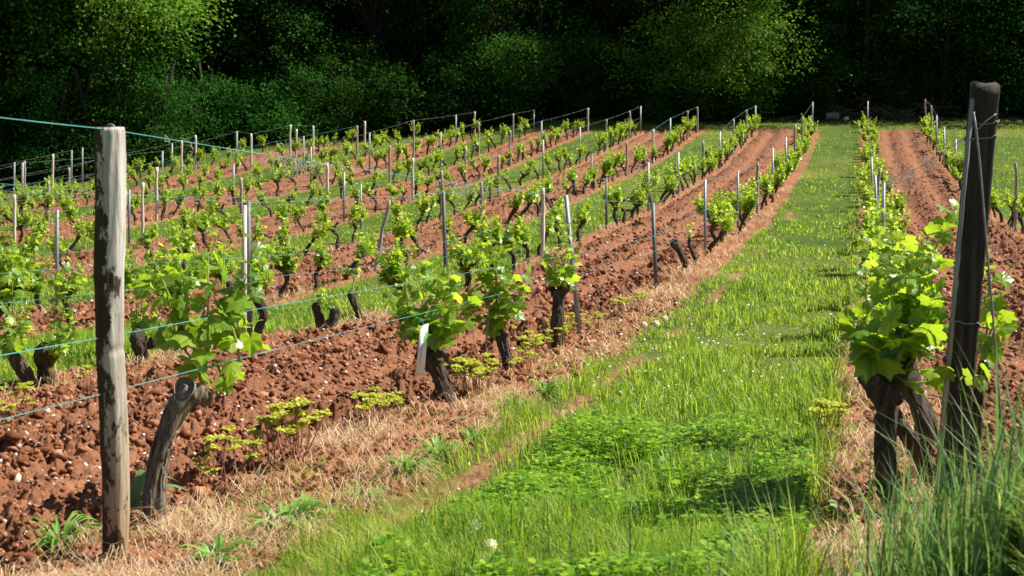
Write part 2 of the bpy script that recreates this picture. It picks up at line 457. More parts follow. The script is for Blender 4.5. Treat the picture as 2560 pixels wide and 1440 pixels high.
# ================================================================== GROUND
def build_ground():
    a1 = np.radians(np.linspace(-23, 23, 1300))
    a0 = np.radians(np.concatenate([np.linspace(-80, -49, 20), np.linspace(-48, -23.1, 200)])); a2 = -a0[::-1]
    A = np.concatenate([a0, a1, a2])
    Dy = np.concatenate([np.exp(np.linspace(math.log(1.5), math.log(3.2), 40)), np.exp(np.linspace(math.log(3.21), math.log(13), 600)), np.exp(np.linspace(math.log(13.05), math.log(75), 420)), np.exp(np.linspace(math.log(76), math.log(310), 40))])
    X = Dy[:, None] * np.tan(A)[None, :]; Y = Dy[:, None] * np.ones((1, len(A)))
    x = X.ravel(); y = Y.ravel()
    z = ground_z(x, y)
    soil, straw, grass, trk, fr, n = zones(x, y)
    nz = fbm(x * 1.1, y * 1.1, 41, 3)[:, None]; nz2 = fbm(x * .23, y * .23, 43, 2)[:, None]
    csoil = np.array([.180, .082, .044]) * (1 + .3 * nz)
    tr = (np.exp(-((fr - .33) / .08) ** 2) + np.exp(-((fr - .67) / .08) ** 2))[:, None]
    csoil = csoil * (1 - tr * .5) + np.array([.29, .130, .070]) * tr * .5
    cstraw = np.array([.25, .115, .060]) * (1 + .25 * nz)
    cgrass = np.array([.058, .098, .014]) * (1 + .3 * nz) + np.array([.09, .06, .02]) * np.clip(nz2 + .1, 0, 1)
    Dd = depth_of(x, y)[:, None]
    ctrk = np.array([.25, .125, .068]) * (1 + .2 * nz)
    C = csoil * soil[:, None] + cstraw * straw[:, None] + cgrass * grass[:, None] + ctrk * trk[:, None]
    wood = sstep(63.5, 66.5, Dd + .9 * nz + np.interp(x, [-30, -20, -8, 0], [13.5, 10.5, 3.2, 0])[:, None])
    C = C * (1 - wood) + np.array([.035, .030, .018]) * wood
    nA = len(A); i = np.arange(len(Dy) - 1)[:, None] * nA; j = np.arange(nA - 1)[None, :]
    Q = np.stack([i + j, i + j + 1, i + nA + j + 1, i + nA + j], -1).reshape(-1, 4)
    V = np.stack([x, y, z], -1)
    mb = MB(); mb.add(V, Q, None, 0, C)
    # ground behind and beside the viewer
    bx = np.linspace(-60, 60, 121); by = np.linspace(-40, 1.5, 40)
    BX, BY = np.meshgrid(bx, by)
    bz = gbase(BX.ravel(), BY.ravel()) + .0
    i = np.arange(39)[:, None] * 121; j = np.arange(120)[None, :]
    Q2 = np.stack([i + j, i + j + 1, i + 121 + j + 1, i + 121 + j], -1).reshape(-1, 4)
    mb.add(np.stack([BX.ravel(), BY.ravel(), bz], -1), Q2, None, 0, np.tile([.09, .15, .03], (len(bz), 1)))
    o = link('ground', mb.mesh('ground', [M['ground']], True, True)); tag(o, 'vineyard ground of red tilled soil and grass lanes', 'ground', kind='structure')


build_ground()

# ------------------------------------------------------------------ sampling helpers
ANG = math.radians(21.5)


def sample_dir(n, d0, d1, power=1.0, spread=ANG):
    """random ground points in the view wedge; density falls with distance"""
    t = RNG.random(n)
    if power == 1.0: d = d0 * (d1 / d0) ** t
    else:
        e = 1 - power; d = (d0 ** e + t * (d1 ** e - d0 ** e)) ** (1 / e)
    w = (d * math.tan(spread) + 1.8) / (d * math.tan(spread))      # same density, 1.8 m of margin on both sides
    d = np.repeat(d, np.floor(w + RNG.random(n)).astype(int))
    d = d * (1 + .004 * RNG.standard_normal(len(d)))
    return RNG.uniform(-1, 1, len(d)) * (d * math.tan(spread) + 1.8), d


def ico():
    g = (1 + 5 ** .5) / 2
    V = np.array([(-1, g, 0), (1, g, 0), (-1, -g, 0), (1, -g, 0), (0, -1, g), (0, 1, g), (0, -1, -g), (0, 1, -g), (g, 0, -1), (g, 0, 1), (-g, 0, -1), (-g, 0, 1)], float)
    V /= np.linalg.norm(V[0])
    T = np.array([(0, 11, 5), (0, 5, 1), (0, 1, 7), (0, 7, 10), (0, 10, 11), (1, 5, 9), (5, 11, 4), (11, 10, 2), (10, 7, 6), (7, 1, 8), (3, 9, 4), (3, 4, 2), (3, 2, 6), (3, 6, 8), (3, 8, 9), (4, 9, 5), (2, 4, 11), (6, 2, 10), (8, 6, 7), (9, 8, 1)])
    return V, T


ICO = ico()


def lumps(name, x, y, size, mat, flat=.75, sink=.3, jit=.28):
    n = len(x)
    z = ground_z(x, y)
    V, T = ICO
    a = RNG.uniform(0, 6.283, n)
    sc3 = size[:, None] * np.stack([RNG.uniform(.8, 1.3, n), RNG.uniform(.7, 1.1, n), RNG.uniform(flat - .2, flat + .2, n)], -1)
    P = V[None] * (1 + RNG.uniform(-jit, jit, (n, 12, 1))) * sc3[:, None, :]
    c, s = np.cos(a)[:, None], np.sin(a)[:, None]
    t = RNG.uniform(-.5, .5, n)[:, None]
    Px = P[..., 0] * np.cos(t) - P[..., 2] * np.sin(t); Pz = P[..., 0] * np.sin(t) + P[..., 2] * np.cos(t)
    W = np.stack([Px * c - P[..., 1] * s + x[:, None], Px * s + P[..., 1] * c + y[:, None], Pz + z[:, None] + (size * (flat - sink - .2))[:, None]], -1)
    TT = (T[None] + (np.arange(n) * 12)[:, None, None]).reshape(-1, 3)
    return mesh_np(name, W.reshape(-1, 3), None, TT, [mat])


# clods of tilled soil
x, y = sample_dir(330000, 3.4, 46, 1.3)
soil, straw, grass, trk, fr, n = zones(x, y)
tr = np.exp(-((fr - .33) / .07) ** 2) + np.exp(-((fr - .67) / .07) ** 2)
keep = RNG.random(len(x)) < (soil * (1 - .75 * tr) + .5 * straw * (y < 14)) * (.55 + .6 * np.abs(noise2(x * 1.7, y * 1.7, 51)))
x, y = x[keep][:84000], y[keep][:84000]
size = (.003 + .014 * RNG.random(len(x)) ** 2.6) * np.clip(y / 6, .85, 2.4)
o = link('soil_clods', lumps('soil_clods', x, y, size, M['clod'], .8, .25, .42)); tag(o, 'loose clods of red tilled earth between the vine rows', 'soil', kind='stuff')
# fist-sized broken clods, rough and irregular
def ico2():
    V, T = ICO; V = list(map(tuple, V)); mid = {}; out = []
    def m_(a, b):
        k = (min(a, b), max(a, b))
        if k not in mid:
            v = (np.array(V[a]) + np.array(V[b])); v /= np.linalg.norm(v); V.append(tuple(v)); mid[k] = len(V) - 1
        return mid[k]
    for a, b, c in T:
        ab, bc, ca = m_(a, b), m_(b, c), m_(c, a); out += [(a, ab, ca), (b, bc, ab), (c, ca, bc), (ab, bc, ca)]
    return np.array(V), np.array(out)


ICO2 = ico2()
x, y = sample_dir(60000, 3.5, 16, 1.2)
soil, straw, grass, trk, fr, n = zones(x, y)
tr = np.exp(-((fr - .33) / .07) ** 2) + np.exp(-((fr - .67) / .07) ** 2)
keep = RNG.random(len(x)) < (soil + .25 * straw * (n == 1)) * (1 - .85 * tr) * sstep(-.1, .5, noise2(x * 2.1, y * 2.1, 53)) * .55
x, y = x[keep][:8200], y[keep][:8200]; n_ = len(x)
V, T = ICO2; sz = .008 + .020 * RNG.random(n_) ** 4
P = V[None] * (1 + .30 * RNG.standard_normal((n_, 1, 3)).clip(-1, 1)) 
rad = 1 + .55 * noise2(P[..., 0] * 1.3 + np.arange(n_)[:, None] * 7.1, P[..., 1] * 1.3 + P[..., 2] * 1.7, 3) + .22 * RNG.uniform(-1, 1, (n_, len(V)))
P = P * rad[..., None] * sz[:, None, None]; P[..., 2] *= .8
W = P + np.stack([x, y, ground_z(x, y) + sz * .25], -1)[:, None]
o = link('broken_clods', mesh_np('broken_clods', W.reshape(-1, 3), None, (T[None] + (np.arange(n_) * len(V))[:, None, None]).reshape(-1, 3), [M['clod']])); tag(o, 'larger broken clods of red earth lying on the tilled ridges', 'soil', kind='stuff')
# small pale stones
x, y = sample_dir(60000, 3.4, 40, 1.25)
soil, straw, grass, trk, fr, n = zones(x, y)
keep = RNG.random(len(x)) < (soil + .4 * trk + .12 * straw) * .3
x, y = x[keep][:8200], y[keep][:8200]
size = (.003 + .011 * RNG.random(len(x)) ** 3) * np.clip(y / 7, .9, 2.0)
o = link('small_stones', lumps('small_stones', x, y, size, M['stone'])); tag(o, 'small pale stones scattered over the red soil', 'stones', kind='stuff')
# a few larger stones one can pick out
for i, (px, py, d, s, lab) in enumerate([(168, 1272, 1.08, .030, 'white stone lying on soil left of the thick old post'),
                                         (62, 1083, 1.28, .020, 'pale stone in tilled soil near the left edge of the photo'),
                                         (118, 1030, 1.42, .024, 'pale stone below the mossy vine at far left'),
                                         (40, 1187, 1.15, .026, 'flat pale stone at the extreme left of the tilled soil'),
                                         (370, 1143, 1.25, .016, 'small white stone beside the bleached vine stump')]):
    D = d * D0
    p = cam_pt(px, py, D)
    for _ in range(30):
        e = cam_pt(px, py, D); 
        D *= 1 + .5 * (e[2] - gz(e[0], e[1])) / 1.4
    p = cam_pt(px, py, D)
    me = lumps('stone', np.array([p[0]]), np.array([p[1]]), np.array([s]), M['stone'], .6)
    tag(link('stone', me), lab, 'stone')


# ------------------------------------------------------------------ blades
def blades(P, az, h, w, lean, bend=.5):
    n = len(P)
    d = np.stack([np.cos(az), np.sin(az), np.zeros(n)], -1); sd = np.stack([-np.sin(az), np.cos(az), np.zeros(n)], -1)
    up = np.array([0, 0, 1.0])
    h = h[:, None]; w = w[:, None]; lean = lean[:, None]
    m = P + d * lean * h * (.5 * (1 - bend) + .12) + up * h * .58
    t = P + d * lean * h + up * h * np.clip(1 - .38 * lean ** 2, .05, 1)
    V = np.stack([P - sd * w * .5, P + sd * w * .5, m + sd * w * .42, m - sd * w * .42, t], 1).reshape(-1, 3)
    b = np.arange(n)[:, None] * 5
    return V, b + np.array([[0, 1, 2, 3]]), b + np.array([[3, 2, 4]])


def grass_zone(name, x, y, hfun, wfun, mat, label, cat, leanr=(.1, .9), sink=.01, extra=None):
    n = len(x); z = ground_z(x, y) - sink
    V, Q, T = blades(np.stack([x, y, z], -1), RNG.uniform(0, 6.283, n), hfun(x, y), wfun(x, y), RNG.uniform(*leanr, n))
    mb = MB(); mb.add(V, Q, T)
    if extra: extra(mb)
    o = link(name, mb.mesh(name, [mat])); tag(o, label, cat, kind='stuff')
    return o


# central grass lane
def lane_pts(N, n_lo, n_hi, d0, d1, power, keepf):
    x, y = sample_dir(N, d0, d1, power)
    soil, straw, grass, trk, fr, n = zones(x, y)
    k = (n >= n_lo) & (n <= n_hi) & (RNG.random(len(x)) < grass) & keepf(x, y, fr, n)
    return x[k], y[k]


tuft = lambda x, y, s=61: np.clip(.68 + 1.15 * fbm(x * 2.4, y * 2.4, s, 3), .15, 2.1)
x, y = lane_pts(420000, 0, 0, 3.0, 68, 1.35, lambda x, y, fr, n: (RNG.random(len(x)) < .30 + .65 * tuft(x, y)))
hN = lambda x, y: (.038 + .085 * RNG.random(len(x)) ** 1.6) * tuft(x, y) * np.interp(y, [3, 6, 10, 30, 60], [1.5, 1.25, .95, .9, 1.2]) * (1 + .9 * np.exp(-((u_of(x, y) + .12) / .12) ** 2))
wN = lambda x, y: RNG.uniform(.0022, .0045, len(x)) * np.clip(y / 4.5, .9, 7)
grass_zone('lane_grass', x, y, hN, wN, M['grass_far'], 'green grass of the lane between the two nearest vine rows', 'grass')
# grass lanes between the rows to the left, meadow to the right and the headland
x, y = sample_dir(640000, 1.9, 69, 1.15)
soil, straw, grass, trk, fr, n = zones(x, y)
k = (n != 0) & (RNG.random(len(x)) < grass) & (depth_of(x, y) < 66.8 - np.interp(x, [-30, -20, -8, 0], [13.5, 10.5, 3.2, 0]))
x, y = x[k], y[k]
hF = lambda x, y: (.035 + .075 * RNG.random(len(x)) ** 1.6) * tuft(x, y) * np.interp(y, [3, 5, 15, 40, 66], [1.5, 1.25, 1.05, .9, 1.3])
wF = lambda x, y: RNG.uniform(.0035, .006, len(x)) * np.clip(y / 7, .9, 5)
grass_zone('vineyard_grass', x, y, hF, wF, M['grass_far'], 'green grass growing between the farther vine rows and on the headland', 'grass')
# longer lush grass in the near part of the lane
x, y = sample_dir(130000, 2.6, 7.5, .8)
soil, straw, grass, trk, fr, n = zones(x, y); u = u_of(x, y)
k = (n == 0) & (u > -1.40 + .12 * noise2(y * 3, x * 3, 3)) & (RNG.random(len(x)) < grass * (.22 + .75 * sstep(-.05, .5, fbm(x * 1.4, y * 1.4, 71, 2))))
x, y = x[k], y[k]
grass_zone('lush_grass', x, y, lambda x, y: (.06 + .12 * RNG.random(len(x)) ** 1.7) * np.clip(tuft(x, y, 77), .5, 1.4) * np.interp(y, [3, 5, 7.5], [1.2, 1.0, .7]), lambda x, y: RNG.uniform(.0025, .006, len(x)), M['grass'], 'longer lush grass at the near end of the grass lane', 'grass', (.1, 1.0))
# tall grass on the bank at the right
n_ = 11000
x = RNG.uniform(.36, 2.4, n_); y = RNG.uniform(1.7, 3.75, n_)
k = (x - .42 > (y - 1.9) * .34 + .09 * RNG.standard_normal(n_)) & (x / y < .47) & (RNG.random(n_) < .6)
x, y = x[k], y[k]
grass_zone('tall_grass', x, y, lambda x, y: (.10 + .27 * RNG.random(len(x)) ** 1.6) * sstep(.2, .95, x) + .05, lambda x, y: RNG.uniform(.002, .0075, len(x)), M['grass_tall'], 'tall blue-green grass on the bank at the right front', 'grass', (.05, .75))
# a few tall stalks at the foot of the right post and in front
xs, ys = [], []
for cx_, cy_, m_ in ((.60, 3.25, 22), (.45, 3.15, 16), (.30, 3.35, 14), (-.1, 3.3, 30), (.12, 3.6, 20)):
    xs.append(cx_ + .05 * RNG.standard_normal(m_)); ys.append(cy_ + .06 * RNG.standard_normal(m_))
x, y = np.concatenate(xs), np.concatenate(ys)
grass_zone('grass_stalks', x, y, lambda x, y: RNG.uniform(.14, .42, len(x)) * np.where(x > .25, 1, .62), lambda x, y: RNG.uniform(.003, .006, len(x)), M['grass_tall'], 'single tall grass stalks rising in the right foreground', 'grass', (.05, .6))
# dead grass on the strips under the rows
x, y = sample_dir(300000, 3.3, 45, 1.3)
soil, straw, grass, trk, fr, n = zones(x, y)
k = RNG.random(len(x)) < straw * np.where((n == 0) | (n == 1), 1, .7) * (.08 + .92 * sstep(-.06, .36, fbm(x * 2.6, y * 2.6, 81, 3)))
x, y = x[k][:50000], y[k][:50000]
grass_zone('dead_grass', x, y, lambda x, y: RNG.uniform(.03, .12, len(x)) * np.clip(y / 9, 1, 1.5), lambda x, y: RNG.uniform(.0013, .0028, len(x)) * np.clip(y / 5, .9, 4), M['straw'], 'dead straw-coloured grass on the strips under the vines', 'dead grass', (1.0, 2.4), -.006)
# small green tufts on the strips
x, y = sample_dir(60000, 3.3, 22, 1.2)
soil, straw, grass, trk, fr, n = zones(x, y)
k = RNG.random(len(x)) < (straw + .4 * trk) * sstep(-.06, .30, fbm(x * 2.6, y * 2.6, 91, 2))
grass_zone('strip_tufts', x[k], y[k], lambda x, y: RNG.uniform(.02, .075, len(x)), lambda x, y: RNG.uniform(.0022, .0042, len(x)) * np.clip(y / 6, .9, 3), M['grass'], 'small green grass tufts on the dead grass strips', 'grass', (.2, 1.2))


# ------------------------------------------------------------------ leaf templates and placement
def leaf_template(hi, fold=0.0):
    if hi:
        key = [(0, 1.0), (12, .86), (24, .72), (34, .80), (50, .95), (64, .78), (78, .64), (92, .70), (110, .78), (126, .62), (145, .52), (164, .44), (176, .12)]
    else:
        key = [(0, 1.0), (25, .72), (50, .95), (80, .64), (110, .78), (150, .5), (176, .14)]
    th = []; r = []
    for a, v in key: th.append(a); r.append(v)
    for a, v in reversed(key[1:]): th.append(360 - a); r.append(v)
    th = np.radians(th); r = np.array(r)
    n = len(th)
    if hi:
        r = r * (1 + .05 * np.where(np.arange(n) % 2 == 0, 1, -1))
    out = np.stack([np.sin(th) * r * .92, np.cos(th) * r, -.24 * r ** 2 * (1 + .3 * np.abs(np.sin(th))) + .20 * np.abs(np.sin(th)) * r * fold], -1)
    if not hi:
        V = np.vstack([[0, 0, 0], out]); i = np.arange(n)
        T = np.stack([np.zeros(n, int), 1 + (i + 1) % n, 1 + i], -1)
        C = np.zeros((len(V), 3)); C[0] = .4
        return V, None, T, C
    mid = out * .55; mid[:, 2] = out[:, 2] * .42 + np.where(np.isin(np.round(np.degrees(th)), [0, 50, 110, 250, 310]), -.01, .035)
    V = np.vstack([[0, 0, 0], mid, out]); i = np.arange(n); j = (i + 1) % n
    T = np.stack([np.zeros(n, int), 1 + j, 1 + i], -1); Q = np.stack([1 + i, 1 + j, 1 + n + j, 1 + n + i], -1)
    C = np.zeros((len(V), 3)); C[0] = .55
    vein = np.isin(np.round(np.degrees(th)), [0, 50, 110, 250, 310])
    C[1:1 + n][vein] = .42; C[1 + n:][vein] = .22
    return V, Q, T, C


LEAF_HI = leaf_template(True, .5); LEAF_LO = leaf_template(False, .8)
LEAF_VAR = [leaf_template(True, -.5), leaf_template(True, 1.6), leaf_template(True, .5)]




def put_leaves(mb, tpl, O, tip, nrm, size, mi=0):
    V, Q, T, C = tpl; n = len(O)
    tip = unit(tip); sd = unit(np.cross(tip, nrm)); nr = np.cross(sd, tip)
    W = O[:, None] + size[:, None, None] * (V[None, :, 0:1] * sd[:, None] + V[None, :, 1:2] * tip[:, None] + V[None, :, 2:3] * nr[:, None])
    b = (np.arange(n) * len(V))[:, None, None]
    mb.add(W.reshape(-1, 3), (Q[None] + b).reshape(-1, 4) if Q is not None else None, (T[None] + b).reshape(-1, 3), mi, np.tile(C, (n, 1)))


def shoot(mb, tpl, P, nleaf, s0, s1, rng, stem_r=.004, mi_leaf=0, mi_stem=1, spread=1.0):
    """leafy shoot along a path: stem plus alternate leaves that shrink to the tip"""
    n = len(P)
    V, Q, T = tube(P, np.linspace(stem_r, stem_r * .4, n), 4, False)
    mb.add(V, Q, T, mi_stem, np.zeros((len(V), 3)))
    t = np.linspace(.02, 1, nleaf) ** .95
    idx = t * (n - 1); i0 = np.clip(idx.astype(int), 0, n - 2); f = (idx - i0)[:, None]
    A = P[i0] * (1 - f) + P[i0 + 1] * f
    ax = unit(P[-1] - P[0])
    az0 = rng.uniform(0, 6.283)
    az = az0 + np.arange(nleaf) * math.pi + rng.normal(0, .6, nleaf)
    d = np.stack([np.cos(az), np.sin(az), np.zeros(nleaf)], -1)
    size = (s0 + (s1 - s0) * t ** 1.3) * rng.uniform(.75, 1.2, nleaf)
    pet = (size * rng.uniform(.5, 1.0, nleaf) * spread)[:, None] * unit(d + np.array([0, 0, .55]) + rng.normal(0, .25, (nleaf, 3)))
    O = A + pet
    tip = unit(d * rng.uniform(.5, 1.1, nleaf)[:, None] + np.array([0, 0, -.45]) + np.stack([np.zeros(nleaf)] * 2 + [t * 1.1], -1) + rng.normal(0, .35, (nleaf, 3)))
    nr = unit(d * .55 + np.array([0, 0, .75]) + rng.normal(0, .4, (nleaf, 3)))
    if tpl is LEAF_HI:
        w3 = rng.integers(0, 3, nleaf)
        for q in range(3):
            if (w3 == q).any(): put_leaves(mb, LEAF_VAR[q], O[w3 == q], tip[w3 == q], nr[w3 == q], size[w3 == q], mi_leaf)
    else: put_leaves(mb, tpl, O, tip, nr, size, mi_leaf)
    # petioles as thin slivers
    w = .0022
    sdp = unit(np.cross(pet, np.array([0, 0, 1.0]) + rng.normal(0, .1, (nleaf, 3)))) * w
    PV = np.stack([A - sdp, A + sdp, O + sdp * .7, O - sdp * .7], 1).reshape(-1, 3)
    mb.add(PV, np.arange(nleaf)[:, None] * 4 + np.array([[0, 1, 2, 3]]), None, mi_stem, np.zeros((len(PV), 3)))


def trunk_wob(rng, k=.16):
    a, b, c = rng.uniform(0, 6.28, 3); tw = rng.uniform(2, 6)
    return lambda t, th: 1 + k * np.sin(3 * th + tw * t + a) * .7 + k * np.sin(5 * th - tw * 2 * t + b) * .6 + k * .8 * np.sin(11 * t + c) + k * 1.5 * noise2(np.cos(th) * 3 + a * 5, np.sin(th) * 3 + t * 9 + b, 7) + k * 1.3 * noise2(th * 3.5 + a, t * 16 + c, 9) * (np.abs(np.cos(th / 2 + a)))


def make_vine(seed, hi=False, leafy=1.0):
    """one old head-trained vine round its own base: trunk mesh, foliage mesh"""
    rng = np.random.default_rng(seed)
    h = rng.uniform(.26, .36); r = rng.uniform(.024, .036)
    lx, ly = rng.normal(0, .07, 2)
    pts = [(0, 0, -.06, r * 1.25), (rng.normal(0, .02), rng.normal(0, .02), h * .25, r), (lx * .4 + rng.normal(0, .035), ly * .4 + rng.normal(0, .035), h * .6, r * .92), (lx, ly, h, r * 1.35)]
    S = smooth_path(pts, 16 if hi else 10)
    mb = MB(); V, Q, T = tube(S[:, :3], S[:, 3], 12 if hi else 7, True, trunk_wob(rng)); mb.add(V, Q, T)
    head = S[-1, :3]; tips = [head]
    if hi:
        for q in range(9):                        # peeling strips of bark
            i0 = rng.integers(0, 6); i1 = i0 + rng.integers(5, 9); th = rng.uniform(0, 6.28)
            c = S[i0:i1, :3] + S[i0:i1, 3:4] * 1.08 * np.array([math.cos(th), math.sin(th), 0]) + rng.normal(0, .002, (len(S[i0:i1]), 3))
            V, Q, T = tube(c, .004, 4); mb.add(V, Q, T)
    for q in range(4):                            # pruning spurs on the head
        d = unit(np.array([rng.normal(), rng.normal(), rng.uniform(.2, 1.2)])); P = smooth_path([tuple(head - d * .01), tuple(head + d * rng.uniform(.035, .07))], 3)
        V, Q, T = tube(P, [r * .55, r * .42, r * .34], 6); mb.add(V, Q, T)
    for a in range(rng.integers(1, 4)):
        az = rng.choice([1.33, -1.8]) + rng.normal(0, .7); L = rng.uniform(.06, .15)
        dv = np.array([math.cos(az), math.sin(az), rng.uniform(.25, 1.0)]) * L
        P = smooth_path([(*(head - [0, 0, .03]), r * 1.0), (*(head + dv * .6), r * .75), (*(head + dv), r * .8)], 8)
        V, Q, T = tube(P[:, :3], P[:, 3], 9 if hi else 6, True, trunk_wob(rng, .22)); mb.add(V, Q, T); tips.append(P[-1, :3])
    tm = mb.mesh('trunk', [M['bark']], True)
    fb = MB()
    tpl = LEAF_HI if hi else LEAF_LO
    ns = max(1, int(round(rng.integers(11, 16) * leafy)))
    for s in range(ns):
        b = tips[rng.integers(len(tips))] + rng.normal(0, .02, 3)
        L = rng.uniform(.14, .40) * (.75 + .25 * leafy)
        d = np.array([rng.normal(0, .30), rng.normal(.05, .40), 1.0]); d = d / np.linalg.norm(d) * L
        P = smooth_path([tuple(b), tuple(b + d * .5 + rng.normal(0, .02, 3)), tuple(b + d + np.array([0, 0, -.01]))], 6)
        shoot(fb, tpl, P, int(7 + L * 30), .058, .024, rng, .0035)
    if leafy > .7:                                # leaves low round the head
        for s in range(3):
            b = head + rng.normal(0, .04, 3); d = np.array([rng.normal(0, 1), rng.normal(0, 1), .2]); d = unit(d) * .13
            shoot(fb, tpl, smooth_path([tuple(b), tuple(b + d)], 4), 5, .045, .03, rng, .003)
    fm = fb.mesh('foliage', [M['vine_leaf'] if hi else M['vine_leaf_far'], M['shoot']], False, True)
    return tm, fm


NEAR = [make_vine(100 + i, True, l) for i, l in enumerate([1, 1.15, .9, 1.3, 1.0, .45, .15])]
FAR = [make_vine(200 + i, False, l) for i, l in enumerate([1, 1.1, .85, 1.25, .95, 1.1, .7, .35])]


# ------------------------------------------------------------------ hero vines placed from the survey
def P3(px, py, d): return cam_pt(px, py, d * D0)


def hero_vine(label, trunk, arms, shoots, mat='bark', seed=1, group='old vines of the near rows', canes=(), knob=None, sides=20, full=1.0, big=1.0):
    rng = np.random.default_rng(seed)
    base = P3(*trunk[0][:3])
    g = gz(base[0], base[1])
    base[2] = g
    root = link('grapevine', None, loc=base); tag(root, label, 'grapevine', group)
    pts = [(*(P3(a, b, d) - base), r * .86) for a, b, d, r in trunk]
    pts[0] = (pts[0][0], pts[0][1], -.05, pts[0][3] * 1.15)
    e_ = np.array(pts[-1][:3]); d_ = unit(e_ - np.array(pts[-2][:3])); r_e = pts[-1][3]
    pts += [(*(e_ + d_ * r_e * .45), r_e * .8), (*(e_ + d_ * r_e * .8), r_e * .35)]
    mb = MB(); S = smooth_path(pts, 40); V, Q, T = tube(S[:, :3], S[:, 3], sides, True, trunk_wob(rng, .13)); mb.add(V, Q, T)
    for a in arms:
        ap = [(*(P3(x, y, d) - base), r) for x, y, d, r in a]; e_ = np.array(ap[-1][:3]); d_ = unit(e_ - np.array(ap[-2][:3])); r_e = ap[-1][3]
        S = smooth_path(ap + [(*(e_ + d_ * r_e * .7), r_e * .45)], 18); V, Q, T = tube(S[:, :3], S[:, 3], 14, True, trunk_wob(rng, .16)); mb.add(V, Q, T)
    # strips of loose bark
    S = smooth_path(pts, 40)
    for s in range(26):
        i0 = rng.integers(2, 24); i1 = i0 + rng.integers(8, 15); th = rng.uniform(0, 6.28)
        c = S[i0:i1, :3] + (S[i0:i1, 3:4] * 1.05) * np.array([math.cos(th), math.sin(th), 0]) + rng.normal(0, .001, (i1 - i0, 3))
        V, Q, T = tube(c, .0045, 4); mb.add(V, Q, T)
    link('trunk', mb.mesh('trunk', [M[mat]], True), root)
    for c in canes:
        S = smooth_path([(*(P3(x, y, d) - base),) for x, y, d in c], 10)
        V, Q, T = tube(S, .0055, 6); m2 = MB(); m2.add(V, Q, T); link('cane', m2.mesh('cane', [M['cane']], True), root)
    for s in shoots:
        a, b = s[0], s[1]; nl, s0, s1 = s[2:5]
        A = P3(*a) - base; B = P3(*b) - base
        mid = (A + B) / 2 + rng.normal(0, .02, 3)
        fb = MB(); shoot(fb, LEAF_HI, smooth_path([tuple(A), tuple(mid), tuple(B)], 9), int(nl * full), s0 * big, s1 * big * (1.25 if full > 1 else 1), rng, .0042)
        link('shoot', fb.mesh('shoot', [M['vine_leaf'], M['shoot']], False, True), root)
    return root, base


# stump by the old post
rA, bA = hero_vine('bleached cut vine stump with hollow head beside the thick old post',
          [(384, 1275, 1.115, .034), (388, 1195, 1.115, .034), (398, 1130, 1.115, .032), (424, 1060, 1.115, .034), (452, 1005, 1.115, .037), (472, 982, 1.115, .040)],
          [[(462, 990, 1.115, .036), (492, 985, 1.125, .034), (516, 1000, 1.13, .024)]],
          [((508, 985, 1.13), (520, 640, 1.16), 13, .062, .026), ((500, 930, 1.14), (415, 720, 1.17), 10, .062, .03), ((592, 920, 1.15), (632, 600, 1.15), 13, .060, .024),
           ((598, 850, 1.15), (560, 650, 1.17), 11, .062, .03), ((600, 800, 1.15), (618, 690, 1.15), 9, .055, .025), ((495, 880, 1.14), (400, 860, 1.13), 7, .066, .045),
           ((470, 800, 1.15), (455, 630, 1.17), 10, .060, .028), ((545, 900, 1.15), (545, 985, 1.12), 5, .064, .045), ((590, 940, 1.14), (575, 985, 1.13), 4, .05, .03),
           ((480, 850, 1.15), (380, 640, 1.2), 11, .052, .024), ((600, 880, 1.14), (520, 720, 1.14), 10, .058, .03), ((440, 780, 1.16), (330, 690, 1.2), 10, .05, .024)],
          'bark_grey', 3, full=.9, big=1.05, canes=[[(512, 985, 1.13), (488, 900, 1.14), (500, 820, 1.15), (515, 760, 1.16)], [(514, 990, 1.13), (585, 960, 1.14), (605, 860, 1.15), (590, 770, 1.15), (560, 745, 1.16)]])
# the sawn face with its hollow on the stump head
cf = MB(); c0 = P3(462, 973, 1.095) - bA
e1 = np.array([.94, 0, .12]); e2 = np.array([.05, .38, .92]); nn_ = np.cross(e1, e2); nn_ /= np.linalg.norm(nn_)
th = np.linspace(0, 2 * math.pi, 24, endpoint=False)
rings = []
for rr, dp in ((.038, .012), (.037, -.008), (.030, -.014), (.017, -.006), (.012, .018)):
    rings.append(c0 + rr * (np.cos(th)[:, None] * e1 * .9 + np.sin(th)[:, None] * e2 * 1.05) * (1 + .08 * np.sin(3 * th + 1)[:, None]) + nn_ * (dp))
V = np.concatenate(rings); i = np.arange(4)[:, None] * 24; j = np.arange(24)[None]; j2 = (j + 1) % 24
Q = np.stack([i + j, i + j2, i + 24 + j2, i + 24 + j], -1).reshape(-1, 4)
if nn_[1] > 0: V = np.concatenate([2 * c0 - r_ + 0 for r_ in rings])
cf.add(V, Q)
link('cut_face', cf.mesh('cut_face', [M['cut_wood']], True), rA)

